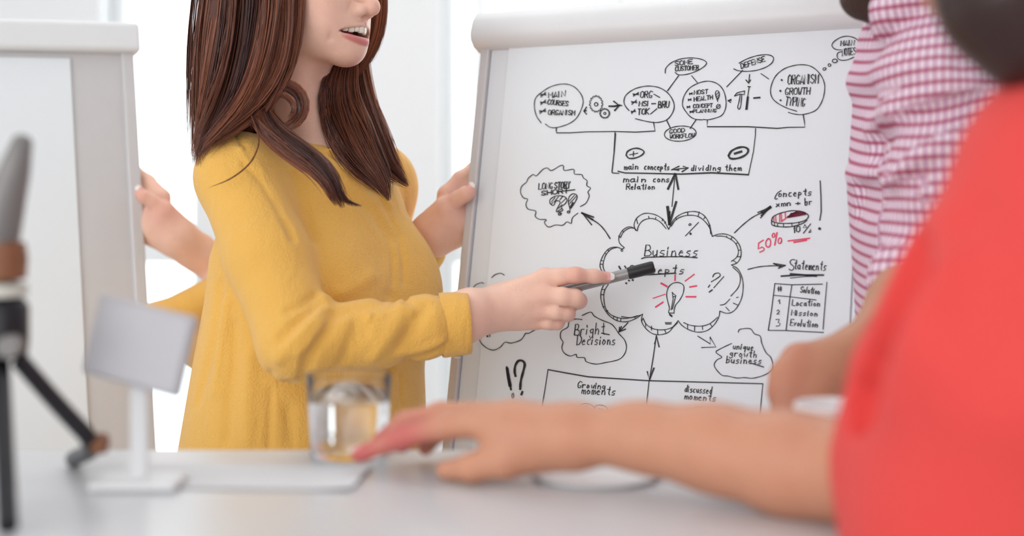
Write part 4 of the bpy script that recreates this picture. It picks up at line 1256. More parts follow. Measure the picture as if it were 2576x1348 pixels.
# curtain of hair on the near side of the head
Bn.append(([(722,-262,1.83,9),(632,-232,1.802,20),(560,-170,1.80,40),(535,-20,1.79,36),(515,120,1.785,32),(506,240,1.775,28),(500,330,1.765,22),(492,420,1.77,14)], 260, 1.2, .42, .25))
Bn.append(([(728,-262,1.82,9),(652,-232,1.792,20),(590,-165,1.77,44),(578,0,1.765,40),(555,130,1.76,36),(530,250,1.75,32),(508,350,1.735,26),(488,415,1.74,14)], 340, 1.0, .45, .2))
Bn.append(([(736,-262,1.81,9),(683,-232,1.782,20),(640,-165,1.75,46),(632,0,1.745,42),(612,130,1.74,38),(580,240,1.73,36),(535,330,1.715,28),(500,392,1.715,15)], 380, .9, .36, .2))
Bn.append(([(745,-262,1.80,9),(714,-232,1.772,20),(690,-165,1.742,42),(688,0,1.738,38),(672,120,1.735,36),(640,220,1.725,34),(585,300,1.708,26),(512,372,1.70,15)], 380, .8, .40, .15))
Bn.append(([(752,-262,1.80,9),(735,-232,1.772,20),(722,-165,1.740,34),(724,0,1.738,30),(716,110,1.735,28),(692,190,1.728,28),(640,262,1.715,24),(560,330,1.70,16),(520,362,1.70,9)], 300, .8, .38, .15))
Bn.append(([(760,-262,1.80,9),(750,-232,1.772,20),(742,-165,1.742,20),(744,0,1.742,17),(742,90,1.742,15),(728,150,1.738,16),(704,205,1.732,18),(672,262,1.72,16),(648,322,1.712,14)], 200, .8, .34, .1))
Bn.append(([(735,40,1.740,18),(720,150,1.735,20),(690,220,1.728,22),(660,280,1.72,20),(640,330,1.712,14)], 160, .8, .30, .1))
# curl by the neck
Bn.append(([(640,222,1.745,8),(672,222,1.728,9),(705,212,1.728,11),(740,222,1.735,12),(760,250,1.74,13),(760,282,1.738,12),(742,308,1.730,11),(715,322,1.715,9),(690,330,1.702,7)], 90, .15, .30, .35))
Bn.append(([(645,236,1.745,8),(680,236,1.724,11),(712,236,1.725,10),(738,256,1.73,10),(742,284,1.73,9),(724,304,1.722,8)], 40, .2, .34, .1))
# lock falling over the near breast
Bn.append(([(618,180,1.752,14),(650,255,1.730,20),(668,305,1.712,24),(702,345,1.70,26),(748,380,1.69,27),(792,414,1.685,24),(826,452,1.68,20),(846,492,1.68,15),(862,524,1.682,6)], 360, .6, .20, .35))
Bn.append(([(640,215,1.748,10),(690,300,1.715,14),(740,350,1.70,18),(800,395,1.69,18),(840,440,1.683,16),(858,490,1.68,13),(880,512,1.682,8),(912,518,1.684,4)], 150, .6, .26, .5))
Bn.append(([(600,225,1.748,9),(640,300,1.712,10),(690,352,1.698,14),(750,400,1.688,14),(800,440,1.682,11),(830,490,1.68,8),(846,520,1.682,3)], 110, .6, .18, .3))
# lock on the far side of the neck
Bn.append(([(880,60,1.90,16),(872,135,1.862,22),(856,200,1.850,32),(855,260,1.845,40),(880,330,1.825,44),(915,395,1.81,36),(948,440,1.80,24),(972,482,1.80,12),(980,505,1.80,4)], 560, .3, .10, .35, .36))  # low tone paints the lock's backlit shade into the hair colour
Bn.append(([(905,80,1.94,12),(898,160,1.935,18),(905,230,1.925,24),(925,300,1.905,28),(950,370,1.88,28),(980,425,1.86,20),(1010,452,1.85,12),(1028,470,1.85,4)], 320, .7, .24, .4, .6))
Bn.append(([(918,40,1.945,6),(922,150,1.94,7),(938,240,1.925,8),(958,310,1.91,10),(985,375,1.89,10),(1008,425,1.87,8),(1030,470,1.86,4)], 70, .7, .55, .5))
# thin lock hanging beyond the cheek
Bn.append(([(800,-255,1.87,8),(880,-225,1.91,12),(940,-140,1.93,16),(957,-20,1.93,12),(957,40,1.93,11),(950,85,1.93,11),(934,130,1.925,10),(912,168,1.92,8),(893,196,1.92,3)], 150, .6, .72, .3))
Bn.append(([(800,-255,1.88,8),(875,-222,1.92,10),(932,-140,1.94,12),(944,0,1.94,12),(938,70,1.94,12),(925,120,1.935,12),(905,165,1.93,10),(895,200,1.93,6)], 130, .6, .50, .3))
# loose hairs
Bn.append(([(632,290,1.705,3),(648,330,1.70,4),(652,362,1.69,4),(630,410,1.68,4),(580,450,1.675,3),(520,474,1.68,1)], 4, .5, .3, .3))
Bn.append(([(545,-60,1.80,10),(520,40,1.79,10),(500,120,1.785,7),(496,180,1.785,4)], 26, .6, .5, .5))
strands(Bn, 'hair_auburn', hair, 'strand', bv)['kind'] = 'stuff'
# ------------------------------------------------------------------ colleague behind, holding a second board
R2 = frame(-60)
N2 = P(770, 330, 2.42)
T2 = lambda x, y, z: N2 + R2 @ np.array([x, y, z])
p2 = empty('person', (N2[0], N2[1], 0), 'colleague in a yellow top mostly hidden behind the presenter, hand gripping the left board', 'person')
MIR = 1533
DD = 0.27
s2 = Field()
O2 = N2 + R2 @ np.array([0, .015, .115])
L2, e2 = head_field(s2, O2, R2)
s2.cone(L2(0, -.02, -.05), T2(0, -.02, -.02), .052, .056, .03)
s2.cone(T2(-.12, -.01, -.055), T2(.12, -.01, -.055), .05, .05, .04)
s2.sec(N2, R2, [(-.09, 0, 0, .14, .085), (-.22, 0, .018, .14, .11), (-.36, 0, 0, .125, .10), (-.6, 0, -.01, .15, .12)], .05)
w2 = P(MIR - 1060, 634, 2.005 + DD); el2 = P(650, 735, 2.36); sh2 = T2(-.16, -.01, -.07) if T2(-.16, 0, 0)[1] < T2(.16, 0, 0)[1] else T2(.16, -.01, -.07)
el3 = P(400, 812, 2.20); shf = P(640, 470, 2.40)
s2.cone(shf, el2, .042, .034, .03).cone(el2, w2, .032, .024, .02)
z2, th2 = gripping_hand(s2, MIR, DD)
hand3 = P(560, 930, 2.24)
s2.cone(P(690, 690, 2.34), el3, .036, .024, .03).cone(el3, hand3, .024, .022, .02).cone(hand3, P(600, 985, 2.25), .03, .02, .02)
v2, q2 = s2.mesh((-.75, 2.0, .03), (.05, 2.75, 1.75), .0036)
b2 = mesh_obj('body', v2, q2, M['skin_w'], p2, True, {'blush': near(v2, [th2[-1], th2[1]], [.02, .03]) * .5, 'lip': np.zeros(len(v2))})
eyes(L2, b2)
nail('fingernail', z2(575, 352, 1.9372), z2(640, 285, 1.936), (P(380, 440, 1.8) - P(350, 475, 1.943)), .0105, .0165, b2)
t2 = Field()
t2.sec(N2, R2, [(-.03, 0, -.012, .07, .06), (-.06, 0, -.01, .125, .075), (-.10, 0, 0, .15, .095), (-.22, 0, .02, .155, .125), (-.42, 0, 0, .15, .125), (-.66, 0, 0, .165, .14)], .03)
t2.chain([P(690, 450, 2.40), shf, el2, w2 * .12 + el2 * .88], [.055, .056, .042, .038], .03)
t2.chain([P(690, 690, 2.34), el3, el3 * .3 + hand3 * .7], [.046, .029, .028], .02)
v, q = t2.mesh((-.75, 2.0, .5), (.05, 2.75, 1.5), .006)
mesh_obj('top', v, q, M['mustard'], p2)
h2 = Field()
h2.ell(L2(0, -.03, .05), (.082, .098, .082), R2, .02).ell(L2(0, -.07, -.06), (.075, .05, .11), R2, .03).ell(L2(0, .085, -.01), (.06, .062, .088), R2, .01, 'd')
v, q = h2.mesh((-.7, 2.0, 1.05), (.1, 2.75, 1.75), .006)
mesh_obj('hair', v, q, M['hair_auburn'], p2, True, {'tone': np.full(len(v), .3)})
tr2 = Field()
tr2.sec(N2, R2, [(-.60, 0, 0, .155, .13), (-.76, 0, -.01, .16, .125)], .03)
for qq in (-1, 1):
    hp = T2(qq * .085, -.01, -.68); an = np.array(T2(qq * .09, -.02, 0)); an[2] = .10
    tr2.cone(hp, (hp + an) / 2, .09, .066, .03).cone((hp + an) / 2, an, .064, .05, .02)
v, q = tr2.mesh((-.75, 2.0, .03), (.1, 2.8, .9), .01)
mesh_obj('trousers', v, q, M['trouser'], p2)
shoes(p2, T2, R2, .09)

# the second flip chart that hand holds: blank, leaning the other way, left of the presenter
def left_board():
    d = 2.245
    tr_, br = P(336, 128, d + .03), P(396, 1185, d - .06)
    up = (tr_ - br); Lh = np.linalg.norm(up); up /= Lh
    left = np.array([-math.cos(math.radians(26)), -math.sin(math.radians(26)), 0]); left -= (left @ up) * up; left /= np.linalg.norm(left)
    nn = np.cross(up, left); nn = nn if nn[1] < 0 else -nn
    R = np.stack([left, up, nn], 1); Wd = .52
    c = lambda u, v, w: br + left * u + up * v + nn * w
    t = empty('flip_chart', (c(Wd / 2, 0, 0)[0], c(Wd / 2, 0, 0)[1] + .1, 0), 'blank easel flip chart at the left, its edge gripped by a hand', 'flip chart')
    MB().box(c(Wd / 2, Lh / 2, -.01), (Wd - .03, Lh, .016), R, .002).build('board', M['alu'], t)
    for u in (.010, Wd - .010): MB().box(c(u, Lh / 2, -.008), (.020, Lh, .024), R, .003).build('edge_frame', M['alu'], t)
    MB().box(c(Wd / 2 + .035, Lh / 2, .0), (Wd - .13, Lh - .03, .006), R, .001).build('paper_pad', M['paper'], t)
    MB().box(c(Wd / 2, Lh + .02, -.004), (Wd + .02, .05, .04), R, .008).build('clip_bar', M['clip'], t)
    MB().box(c(Wd / 2, -.01, -.004), (Wd, .022, .03), R, .003).build('bottom_frame', M['alu'], t)
    for u in (.05, Wd - .05):
        ft = c(u, -1.0, .02); ft[2] = .01
        MB().tube([c(u, Lh * .9, -.03), c(u, 0, -.03), ft], .013, 12).build('leg', M['alu'], t, True)
    ft = c(Wd / 2, 0, 0) + np.array([-.05, .42, 0]); ft[2] = .01
    MB().tube([c(Wd / 2, Lh * .95, -.03), ft], .013, 12).build('leg', M['alu'], t, True)
left_board()

# ------------------------------------------------------------------ man in the pink check shirt
RM = frame(-90)                                # faces photo-left, turned slightly to the chart
NM = P(2385, 30, 1.54)
TM = lambda x, y, z: NM + RM @ np.array([x, y, z])
man = empty('person', (NM[0], NM[1], 0), 'bearded man in a pink checked shirt with rolled sleeve leaning on the table', 'person')
RMh = rotx(frame(-86), 30)
OM = P(2258, -246, 1.51)
sm = Field()
LM, eM = head_field(sm, OM, RMh, 1.08)
sm.cone(LM(0, .085, -.034), LM(0, .084, -.048), .012, .011, .008)
sm.cone(LM(0, -.02, -.05), TM(0, -.02, -.03), .058, .064, .03)
sm.cone(TM(-.11, -.01, -.075), TM(.11, -.01, -.075), .045, .045, .03)
sm.sec(NM, RM, [(-.10, 0, 0, .13, .07), (-.25, 0, 0, .14, .085), (-.45, 0, 0, .13, .085), (-.70, 0, 0, .135, .09)], .03)
shM = P(2400, 190, 1.425); elM = P(2375, 640, 1.425); wrM = P(2172, 888, 1.318)
elM2 = P(2430, 690, 1.68); shM2 = TM(-.17, -.01, -.09) if TM(-.17, 0, 0)[1] > TM(.17, 0, 0)[1] else TM(.17, -.01, -.09)
sm.cone(shM, elM, .042, .038, .02).cone(elM, P(2292, 772, 1.372), .045, .040, .02).cone(P(2292, 772, 1.372), wrM, .038, .0255, .02)
# hand resting on the table edge, knuckles towards photo-left
kn_ = [P(2010, 905, 1.302), P(1990, 945, 1.292), P(1992, 985, 1.284), P(2005, 1020, 1.28)]
mid_ = [P(1975, 950, 1.296), P(1968, 985, 1.286), P(1978, 1030, 1.278), P(1996, 1060, 1.274)]
tip_ = [P(1985, 1010, 1.285), P(1985, 1060, 1.279), P(1998, 1095, 1.276), P(2018, 1115, 1.275)]
for a, b, c, r in zip(kn_, mid_, tip_, (.0125, .0125, .012, .0105)):
    sm.cone(wrM, a, .0215, r * 1.1, .014); sm.chain([a, b, c], [r * 1.15, r, r * .85], .006)
    sm.ell(a, (.013, .012, .012), None, .01)
sm.chain([P(2090, 930, 1.30), P(2050, 1000, 1.28), P(2040, 1070, 1.268), P(2020, 1110, 1.262)], [.022, .014, .012, .009], .012)
hM = lambda q: TM(q * .09, -.01, -.76)
hand_m2 = P(2430, 980, 1.68)
sm.cone(shM2, elM2, .042, .036, .02).cone(elM2, hand_m2, .04, .028, .02)
for i in range(4):
    a = hand_m2 + np.array([-.02 + .016 * i, -.01, -.06]); sm.chain([hand_m2, a, a + np.array([0, .01, -.045])], [.024, .011, .008], .012)
sm.chain([hand_m2, hand_m2 + np.array([-.04, -.01, -.03]), hand_m2 + np.array([-.05, -.01, -.065])], [.02, .012, .009], .01)
v, q = sm.mesh((.1, 1.05, .03), (.85, 1.9, 1.75), .0042)
mb_ = mesh_obj('body', v, q, M['skin_m'], man, True, {'blush': near(v, kn_ + mid_, [.018] * 8) * .6, 'lip': near(v, [LM(0, .093, -.045)], [.012]) * .6})
eyes(LM, mb_, 1.08)
bd = Field()
bd.ell(LM(0, .064, -.064), (.044, .038, .032), RMh, .02)
for s_ in (-1, 1): bd.cone(LM(s_ * .054, .0, -.035), LM(s_ * .030, .055, -.078), .022, .024, .02).cone(LM(s_ * .060, -.005, .02), LM(s_ * .056, .0, -.035), .014, .020, .02)
bd.cone(LM(-.024, .086, -.033), LM(.024, .086, -.033), .007, .007, .01)
bd.ell(LM(0, .098, -.044), (.026, .022, .0085), RMh, .006, 'd')
v, q = bd.mesh((.1, 1.1, 1.2), (.7, 1.8, 1.75), .003)
mesh_obj('beard', v, q, M['beard'], man)
hr = Field()
hr.ell(LM(0, -.03, .062), (.085, .100, .082), RMh, .02).ell(LM(0, .10, .0), (.075, .070, .085), RMh, .01, 'd')
v, q = hr.mesh((.1, 1.1, 1.2), (.8, 1.8, 1.8), .005)
mesh_obj('hair', v, q, M['hair_dark'], man, True, {'tone': np.full(len(v), .3)})
sh = Field()
sh.sec(NM, RM, [(.035, 0, .022, .060, .056), (-.02, 0, .018, .080, .072), (-.055, 0, .012, .13, .086), (-.11, 0, .0, .160, .098), (-.19, 0, .0, .165, .104), (-.30, 0, -.004, .163, .100), (-.42, 0, -.006, .160, .097), (-.56, 0, .0, .163, .100), (-.74, 0, .0, .170, .108)], .03)
sh.cone(TM(0, -.02, -.05), shM, .07, .066, .04)
sh.chain([shM, P(2385, 420, 1.41), elM, P(2300, 705, 1.40)], [.066, .062, .056, .046], .02)
sh.chain([shM2, elM2, elM2 * .5 + hand_m2 * .5], [.065, .055, .046], .02)
# collar
for s_ in (-1, 1):
    sh.chain([TM(s_ * .012, .078, -.045), TM(s_ * .042, .060, .000), TM(s_ * .060, .010, .026), TM(s_ * .045, -.05, .032), TM(0, -.075, .034)], [.016, .018, .018, .016, .014], .012)
    sh.cone(TM(s_ * .016, .082, -.03), TM(s_ * .045, .088, -.085), .010, .006, .008)
sh.chain([P(2214, 78, 1.455), P(2240, 26, 1.440), P(2300, -18, 1.428), P(2390, -30, 1.42)], [.010, .020, .028, .032], .010)
pre2 = Field(); pre2.p = list(sh.p)
def crease2(amp, w, pts):
    q = []
    for x, y in pts:
        d = pre2.trace(x, y, .9)
        if d: q.append(P(x, y, d))
    if len(q) > 1: sh.fold(q, amp * 1.4, w)
z6 = lambda *p: [(1850 + x / 1.9256, y / 1.9256) for x, y in p]
crease2(.012, .012, z6((1200,470),(1090,490),(980,530),(850,570),(760,640),(700,720)))
crease2(-.009, .014, z6((1180,420),(1050,450),(900,500),(760,540),(660,620)))
crease2(.012, .012, z6((1150,570),(1000,610),(870,680),(790,740),(740,800)))
crease2(-.009, .014, z6((1100,640),(960,680),(850,750),(780,830)))
crease2(.010, .011, z6((700,790),(690,700),(720,620)))
crease2(.009, .011, z6((930,840),(830,880),(750,940),(690,960),(600,920)))
crease2(-.007, .012, z6((560,840),(640,860),(720,870)))
crease2(.009, .010, z6((600,930),(660,900),(700,870)))
crease2(.008, .010, z6((590,1020),(650,1000),(740,960)))
crease2(.008, .012, z6((1240,400),(1160,330),(1090,280)))
crease2(-.008, .014, z6((1000,330),(850,330),(700,350),(570,400)))
v, q = sh.mesh((.1, 1.0, .45), (.9, 1.95, 1.5), .0045)
# cloth coordinates: trunk wraps round its axis, the near sleeve round the arm
loc = (v - NM) @ RM
cu = np.arctan2(loc[:, 0] / .17, loc[:, 1] / .11) * .135 / .0072; cv = loc[:, 2] / .0122
ax = elM - shM; La = np.linalg.norm(ax); ax /= La
rel = v - shM; al = rel @ ax
pe = rel - al[:, None] * ax; b1 = np.cross(ax, np.array([0, 1.0, 0])); b1 /= np.linalg.norm(b1); b2_ = np.cross(ax, b1)
on_arm = (np.linalg.norm(pe, axis=1) < .074) & (al > .02) & (v[:, 1] < NM[1] - .045)
cu2 = np.arctan2(pe @ b1, pe @ b2_) * .064 / .0072; cv2 = (al + .012 * np.sin(pe @ b1 * 30)) / .0122
cu = np.where(on_arm, cu2, cu); cv = np.where(on_arm, cv2, cv + .5 * np.sin(loc[:, 0] * 18))
mesh_obj('shirt', v, q, M['check'], man, True, {'cu': cu, 'cv': cv})
tm = Field()
tm.sec(NM, RM, [(-.70, 0, 0, .165, .113), (-.86, 0, -.01, .165, .12)], .03)
for qq in (-1, 1):
    an = np.array(TM(qq * .11, -.02, 0)); an[2] = .10; hp = TM(qq * .09, -.01, -.84)
    tm.cone(hp, (hp + an) / 2, .095, .07, .03).cone((hp + an) / 2, an, .068, .055, .02)
v, q = tm.mesh((.1, 1.0, .03), (.9, 1.95, .9), .01)
mesh_obj('trousers', v, q, M['trouser'], man)
shoes(man, TM, RM, .11)

# ------------------------------------------------------------------ woman in coral red, arm along the table
RR = frame(-112)
NR = P(2900, 180, .93)
TR = lambda x, y, z: NR + RR @ np.array([x, y, z])
redw = empty('person', (NR[0], NR[1], 0), 'dark-haired person in coral red top, bare arm pointing along the table', 'person')
OR = P(2640, -230, .93)
RRh = rotx(frame(-158), 15)
sr = Field()
LR, eR = head_field(sr, OR, RRh)
sr.cone(LR(0, -.02, -.05), TR(0, -.02, -.03), .05, .055, .03)
shR = P(2720, 450, .89); elR = P(2120, 1185, 1.02); wrR = P(1440, 1098, 1.135)
sr.cone(TR(-.11, -.01, -.075), TR(.11, -.01, -.075), .038, .038, .03)
sr.sec(NR, RR, [(-.10, 0, 0, .12, .065), (-.22, 0, .01, .125, .085), (-.36, 0, 0, .115, .085), (-.58, 0, -.01, .14, .10)], .03)
sr.chain([shR, P(2500, 900, .93), P(2300, 1160, .965), elR], [.044, .040, .035, .034], .02)
sr.chain([elR, P(1990, 1158, 1.045), P(1800, 1122, 1.08), P(1600, 1096, 1.112), wrR], [.034, .0330, .0285, .0235, .0205], .02)
sr.cone(P(1975, 1185, 1.045), P(1680, 1115, 1.10), .024, .016, .03)
# hand: back of the hand up, index stretched to the table, thumb below
hk = P(1235, 1062, 1.165)
sr.cone(wrR, P(1290, 1082, 1.160), .022, .024, .02).cone(wrR, P(1320, 1120, 1.150), .020, .018, .02)
sr.ell(P(1300, 1090, 1.160), (.028, .022, .019), None, .02)
ix = [P(1255, 1062, 1.160), P(1120, 1072, 1.172), P(1015, 1100, 1.182), P(905, 1143, 1.192)]
sr.chain(ix, [.0135, .0105, .0092, .0072], .008)
mdl = [P(1245, 1048, 1.185), P(1110, 1042, 1.205), P(1020, 1062, 1.215), P(955, 1110, 1.218)]
sr.chain(mdl, [.0135, .0105, .0095, .0075], .006)
rng3 = [P(1240, 1050, 1.205), P(1130, 1048, 1.228), P(1050, 1075, 1.238), P(1010, 1120, 1.236)]
sr.chain(rng3, [.0125, .0100, .0090, .0072], .005)
pky = [P(1250, 1062, 1.222), P(1160, 1068, 1.242), P(1095, 1096, 1.250), P(1070, 1130, 1.246)]
sr.chain(pky, [.0110, .0086, .0078, .0064], .005)
thm = [P(1360, 1130, 1.145), P(1270, 1160, 1.140), P(1190, 1176, 1.146), P(1120, 1182, 1.158)]
sr.chain(thm, [.0165, .0125, .0105, .0080], .010)
shR2 = TR(.16, -.01, -.07) if TR(.16, 0, 0)[1] < TR(-.16, 0, 0)[1] else TR(-.16, -.01, -.07)
elR2 = P(2900, 900, .80); wrR2 = P(2760, 1330, .80)
sr.cone(shR2, elR2, .036, .032, .02).cone(elR2, wrR2, .032, .023, .02)
for i in range(4):
    a = wrR2 + np.array([-.024 + .016 * i, .01, -.075]); sr.chain([wrR2, a, a + np.array([0, .012, -.05])], [.02, .0095, .007], .012)
sr.chain([wrR2, wrR2 + np.array([-.035, .01, -.04]), wrR2 + np.array([-.045, .01, -.075])], [.018, .011, .008], .01)
v, q = sr.mesh((-.2, .5, .03), (.75, 1.4, 1.72), .0038)
rb = mesh_obj('body', v, q, M['skin_r'], redw, True, {'blush': near(v, [ix[3], ix[2], mdl[3], rng3[3]], [.030, .026, .02, .02]) * .8, 'lip': np.zeros(len(v))})
eyes(LR, rb)
nail('fingernail', ix[3] + np.array([-.002, 0, .0065]), ix[3] + np.array([-.03, .004, -.004]), (0, -.2, 1), .0095, .014, rb)
rd = Field()
rd.sec(NR, RR, [(-.03, 0, -.012, .075, .065), (-.06, 0, -.01, .13, .08), (-.12, 0, .0, .158, .10), (-.24, 0, .012, .160, .125), (-.40, 0, .0, .155, .125), (-.62, 0, .0, .175, .145), (-.85, 0, 0, .20, .17)], .03)
rd.chain([TR(0, -.01, -.07), shR], [.065, .070], .04)
rd.chain([shR, P(2560, 790, .905), P(2390, 985, .93), P(2303, 1170, .955), P(2290, 1330, .955)], [.070, .073, .060, .050, .047], .03)
rd.chain([P(2800, 560, .85), P(2660, 900, .85), P(2560, 1330, .88), P(2560, 1800, .88)], [.075, .09, .09, .09], .04)
rd.chain([shR2, elR2 * .6 + shR2 * .4], [.062, .052], .02)
pre3 = Field(); pre3.p = list(rd.p)
fold_line = [(2318,600),(2290,690),(2262,770),(2232,850),(2205,930),(2182,1010),(2165,1080)]
fl = [(x, y, pre3.trace(x, y, .5, 1.4)) for x, y in fold_line]
fl = [q for q in fl if q[2]]
for back in (.0, .016, .03):
    rd.chain([P(x, y, d_ + back) for x, y, d_ in fl], [.006] + [.0135] * (len(fl) - 2) + [.006], .006, 'd')
def crease3(amp, w, pts):
    q = []
    for x, y in pts:
        d = pre3.trace(x, y, .5, 1.4)
        if d: q.append(P(x, y, d))
    if len(q) > 1: rd.fold(q, amp * 2.0, w * 1.2)
crease3(-.003, .014, [(2380,640),(2330,760),(2290,880),(2250,1000)])
crease3(.007, .018, [(2576,760),(2500,640),(2420,560)])
crease3(.006, .018, [(2500,900),(2440,800),(2390,700)])
v, q = rd.mesh((0, .45, .35), (.8, 1.4, 1.5), .006)
mesh_obj('top', v, q, M['red'], redw)
tr3 = Field()
tr3.sec(NR, RR, [(-.62, 0, 0, .16, .13), (-.80, 0, -.01, .165, .13)], .03)
for qq in (-1, 1):
    hp = TR(qq * .085, -.01, -.72); an = np.array(TR(qq * .09, -.02, 0)); an[2] = .10
    tr3.cone(hp, (hp + an) / 2, .092, .066, .03).cone((hp + an) / 2, an, .064, .05, .02)
v, q = tr3.mesh((.0, .4, .03), (.8, 1.4, 1.0), .01)
mesh_obj('trousers', v, q, M['trouser'], redw)
shoes(redw, TR, RR, .09)
hr = Field()
hr.ell(LR(0, -.03, .05), (.084, .100, .084), RRh, .02)
hr.ell(LR(0, -.015, -.045), (.080, .088, .090), RRh, .02)
hr.chain([LR(.0, -.06, .0), P(2590, -80, .885), P(2600, 20, .875), P(2630, 110, .87)], [.070, .050, .042, .028], .03)
hr.chain([P(2520, -160, .905), P(2490, -60, .895), P(2498, 20, .885), P(2530, 90, .88)], [.035, .026, .022, .012], .02)
hr.ell(LR(0, .09, -.01), (.06, .060, .088), RRh, .01, 'd')
v, q = hr.mesh((.1, .6, 1.2), (.6, 1.2, 1.75), .004)
rh = mesh_obj('hair', v, q, M['hair_dark'], redw, True, {'tone': np.full(len(v), .2)})
Bn = [([(2510,-200,.905,34),(2450,-80,.90,26),(2440,0,.89,22),(2460,70,.885,16),(2505,140,.88,6)], 160, .8, .35, .3),
      ([(2580,-200,.89,40),(2560,-80,.88,36),(2555,20,.87,30),(2580,100,.865,20),(2610,160,.865,8)], 160, .8, .25, .3)]
strands(Bn, 'hair_dark', rh, 'strand', None, .0009)['kind'] = 'stuff'
# ================================================================== marker in the presenter's hand
m0, m1 = P(1405, 733, 1.757), P(1646, 671, 1.752)
mk = empty('marker_pen', tuple((m0 + m1) / 2), 'grey marker pen with black cap held against the flip chart', 'marker')
md = (m1 - m0); mL = np.linalg.norm(md); md /= mL
ma = np.cross(md, [0, 1, 0]); ma /= np.linalg.norm(ma); mb_ax = np.cross(md, ma)
Rm = np.stack([ma, mb_ax, md], 1)
cap0 = mL * .725
MB().lathe([(.0030, -.035), (.0048, -.0345), (.0054, -.030), (.0058, 0), (.0064, .03), (.0068, cap0 + .004)], m0, 32, Rm).build('barrel', M['marker_grey'], mk, True)
MB().lathe([(.0070, cap0), (.0074, cap0 + .001), (.0077, cap0 + .004), (.0078, mL - .004), (.0074, mL - .0012), (.0062, mL), (.001, mL)], m0, 32, Rm).build('cap', M['marker_black'], mk, True)

# ================================================================== tall white table in front
TZ = EYE - .24
tab = empty('table', (-.35, .95, 0), 'tall white table across the foreground', 'table')
MB().box((-.40, .955, TZ - .016), (1.30, .704, .032), bev=.004).build('tabletop', M['table'], tab)
for x in (-1.0, .20):
    for y in (.65, 1.26):
        MB().box((x, y, (TZ - .032) / 2), (.05, .05, TZ - .032), bev=.003).build('leg', M['frame_white'], tab)
MB().box((-.40, 1.26, TZ - .07), (1.15, .02, .075), bev=.002).build('apron', M['frame_white'], tab)
MB().box((-.40, .65, TZ - .07), (1.15, .02, .075), bev=.002).build('apron', M['frame_white'], tab)

def on_table(px, py): 
    d = .24 * F / (py - HY)
    return P(px, py, d)

# drinking glass
g0 = on_table(878, 1146); g0[2] = TZ + .0004
gl = empty('drinking_glass', tuple(g0), 'clear tumbler of water near the table edge, in front of the yellow blouse', 'glass')
R_, Hh = .0385, .0735
MB().lathe([(.0005, 0), (R_ * .86, 0), (R_ * .90, .002), (R_, Hh), (R_ - .0004, Hh + .0006), (R_ - .0013, Hh), (R_ * .875, .008), (.0005, .0065)], g0, 48).build('tumbler', M['glass'], gl, True)
MB().lathe([(.0005, .0060), (R_ * .880, .0075), (R_ * .950, .050), (R_ * .94, .0504), (.0005, .0500)], g0, 48).build('water', M['water'], gl, True)

# papers and saucer on the table
def sheet(px, py, w, h, rot, label, dz=.0006):
    c = on_table(px, py); a = math.radians(rot)
    nx, ny = 10, 8; V = []; Fq = []
    for k, zz in ((0, .0004), (1, 0)):
        for j in range(ny + 1):
            for i in range(nx + 1):
                x, y = (i / nx - .5) * w, (j / ny - .5) * h
                lift = .002 * max(0, (i / nx - .8) / .2) ** 2
                V.append((c[0] + x * math.cos(a) - y * math.sin(a), c[1] + x * math.sin(a) + y * math.cos(a), TZ + dz + zz + lift))
    n1 = (nx + 1) * (ny + 1)
    for k in (0, 1):
        for j in range(ny):
            for i in range(nx):
                q = k * n1 + j * (nx + 1) + i; f = (q, q + 1, q + nx + 2, q + nx + 1); Fq.append(f if k == 0 else f[::-1])
    o = mesh_obj('paper_sheet', V, np.array(Fq), M['notepaper'], None)
    o.data.transform(Matrix.Translation(-Vector((c[0], c[1], TZ)))); o.location = (c[0], c[1], TZ)
    return tag(o, label, 'paper', None)
sheet(600, 1200, .21, .10, -4, 'white paper sheet on the table, in front of the glass at left')
sc = on_table(1500, 1200); sc[2] = TZ + .0005
so = empty('saucer', tuple(sc), 'white saucer on the table under the bare forearm', 'saucer')
MB().lathe([(.0005, 0), (.049, 0), (.051, .0008), (.0545, .0036), (.0543, .0042), (.052, .0042), (.040, .0022), (.0005, .002)], sc, 48).build('dish', M['frame_white'], so, True)
cpp = P(2098, 1130, 1.14); cpp[2] = TZ + .0005
cup = empty('mug', tuple(cpp), 'white mug on the table beside the red sleeve', 'mug')
MB().lathe([(.0005, 0), (.024, 0), (.027, .003), (.031, .030), (.032, .066), (.031, .068), (.029, .066), (.028, .03), (.0005, .006)], cpp, 40).build('cup', M['frame_white'], cup, True)
MB().tube(catmull([cpp + np.array([.030, .005, .055]), cpp + np.array([.050, .008, .052]), cpp + np.array([.052, .008, .025]), cpp + np.array([.029, .005, .015])], 14), .0035, 10).build('handle', M['frame_white'], cup, True)

# ================================================================== tripod lamp at the far left
d = 1.10
ft = on_table(215, 1150)
lm = empty('tripod_lamp', (P(-10, 900, d)[0], d, TZ), 'black tripod desk lamp with wooden collar and grey shade at the left edge', 'lamp')
hubc = P(5, 828, d)
MB().lathe([(.010, -.024), (.019, -.022), (.0205, -.01), (.0205, .018), (.016, .024), (.008, .026)], hubc, 32).build('hub', M['black'], lm, True)
MB().lathe([(.0085, .0), (.0085, .014)], P(34, 868, d - .022), 20, np.stack([[1, 0, 0], [0, 0, 1], [0, -1, 0]], 1)).build('clamp_screw', M['grey_dark'], lm, True)
MB().lathe([(.012, 0), (.0195, .001), (.020, .010), (.012, .012)], P(5, 748, d), 28).build('ring', M['cream'], lm, True)
MB().lathe([(.012, 0), (.0185, .002), (.0195, .018), (.0175, .030), (.010, .031)], P(5, 706, d), 28).build('collar', M['wood'], lm, True)
ax = P(58, 350, d - .01) - P(-22, 640, d); axn = ax / np.linalg.norm(ax)
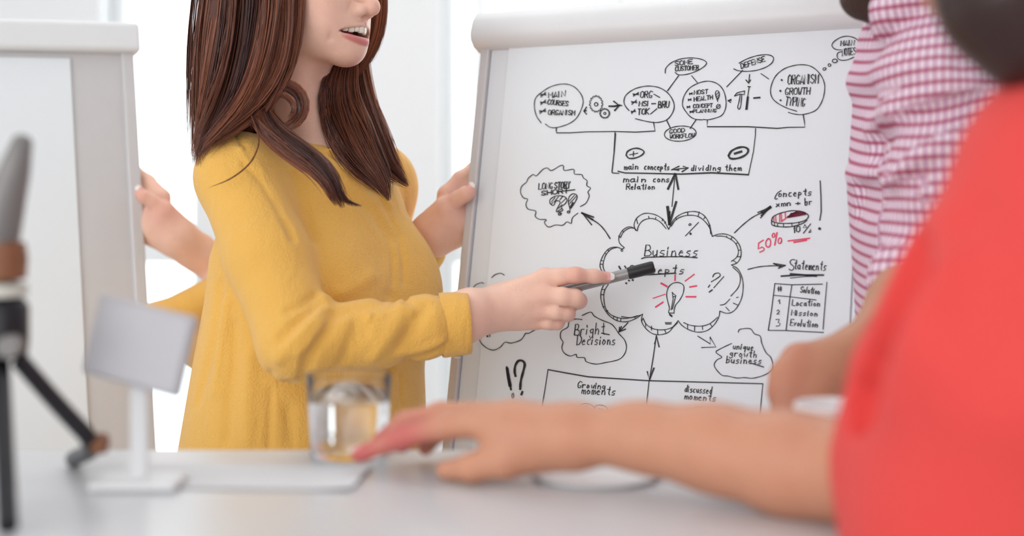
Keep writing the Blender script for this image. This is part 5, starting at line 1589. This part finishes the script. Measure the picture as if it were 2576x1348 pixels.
a1 = np.cross(axn, [0, 1, 0]); a1 /= np.linalg.norm(a1); a2 = np.cross(axn, a1)
MB().lathe([(.018, 0), (.0175, .02), (.012, .07), (.0075, np.linalg.norm(ax)), (.004, np.linalg.norm(ax) + .003)], P(-22, 640, d), 28, np.stack([a1, a2, axn], 1)).build('shade', M['grey_dark'], lm, True)
def leg(tip, start, bend=None):
    pts = [start, start * .5 + tip * .5, tip]
    lg = MB().tube(catmull(pts if bend is None else [start, start * .5 + tip * .5, tip, bend], 14), .0072, 12).build('leg', M['black'], lm, True)
    return lg
tip = P(232, 1118, d + .035)
foot = on_table(185, 1172)
lg = leg(tip, P(48, 905, d), np.array([foot[0], foot[1], TZ + .006]))
MB().lathe([(.005, -.006), (.0085, -.004), (.0085, .006), (.005, .008)], P(247, 1115, d + .034), 20, np.stack([[0, 0, 1], [0, 1, 0], [1, 0, 0]], 1)).build('toe', M['wood'], lg, True)
for q in (P(-150, 1120, d + .03), P(20, 1150, d - .12)):
    q[2] = TZ + .006
    leg(q, P(0, 905, d))

# ================================================================== pale display on a stand, left
dd = 1.13
ds = empty('display', (P(350, 1000, dd)[0], dd, TZ), 'pale grey tilted display panel on a slim stand at the left of the table', 'display')
c = P(352, 868, dd)
xa = P(472, 902, dd + .0) - P(232, 838, dd + .03); wdt = np.linalg.norm(xa); xa /= wdt
za = np.array([0.0, .12, 1.0]); za -= (za @ xa) * xa; za /= np.linalg.norm(za); ya = np.cross(za, xa)
Rd = np.stack([xa, ya, za], 1)
MB().box(c, (wdt, .009, .066), Rd, .004).build('housing', M['screen_back'], ds, True)
MB().box(c - ya * .0050 if ya[1] > 0 else c + ya * .0050, (wdt * .93, .001, .058), Rd).build('back_plate', M['screen_back'], ds)
st = P(350, 960, dd + .012); sb = st.copy(); sb[2] = TZ + .004
MB().box((st + sb) / 2 + np.array([0, 0, .012]), (.014, .006, st[2] - sb[2] + .024), bev=.002).build('stand', M['clip'], ds)
MB().box(sb, (.07, .05, .007), bev=.003).build('foot', M['clip'], ds)
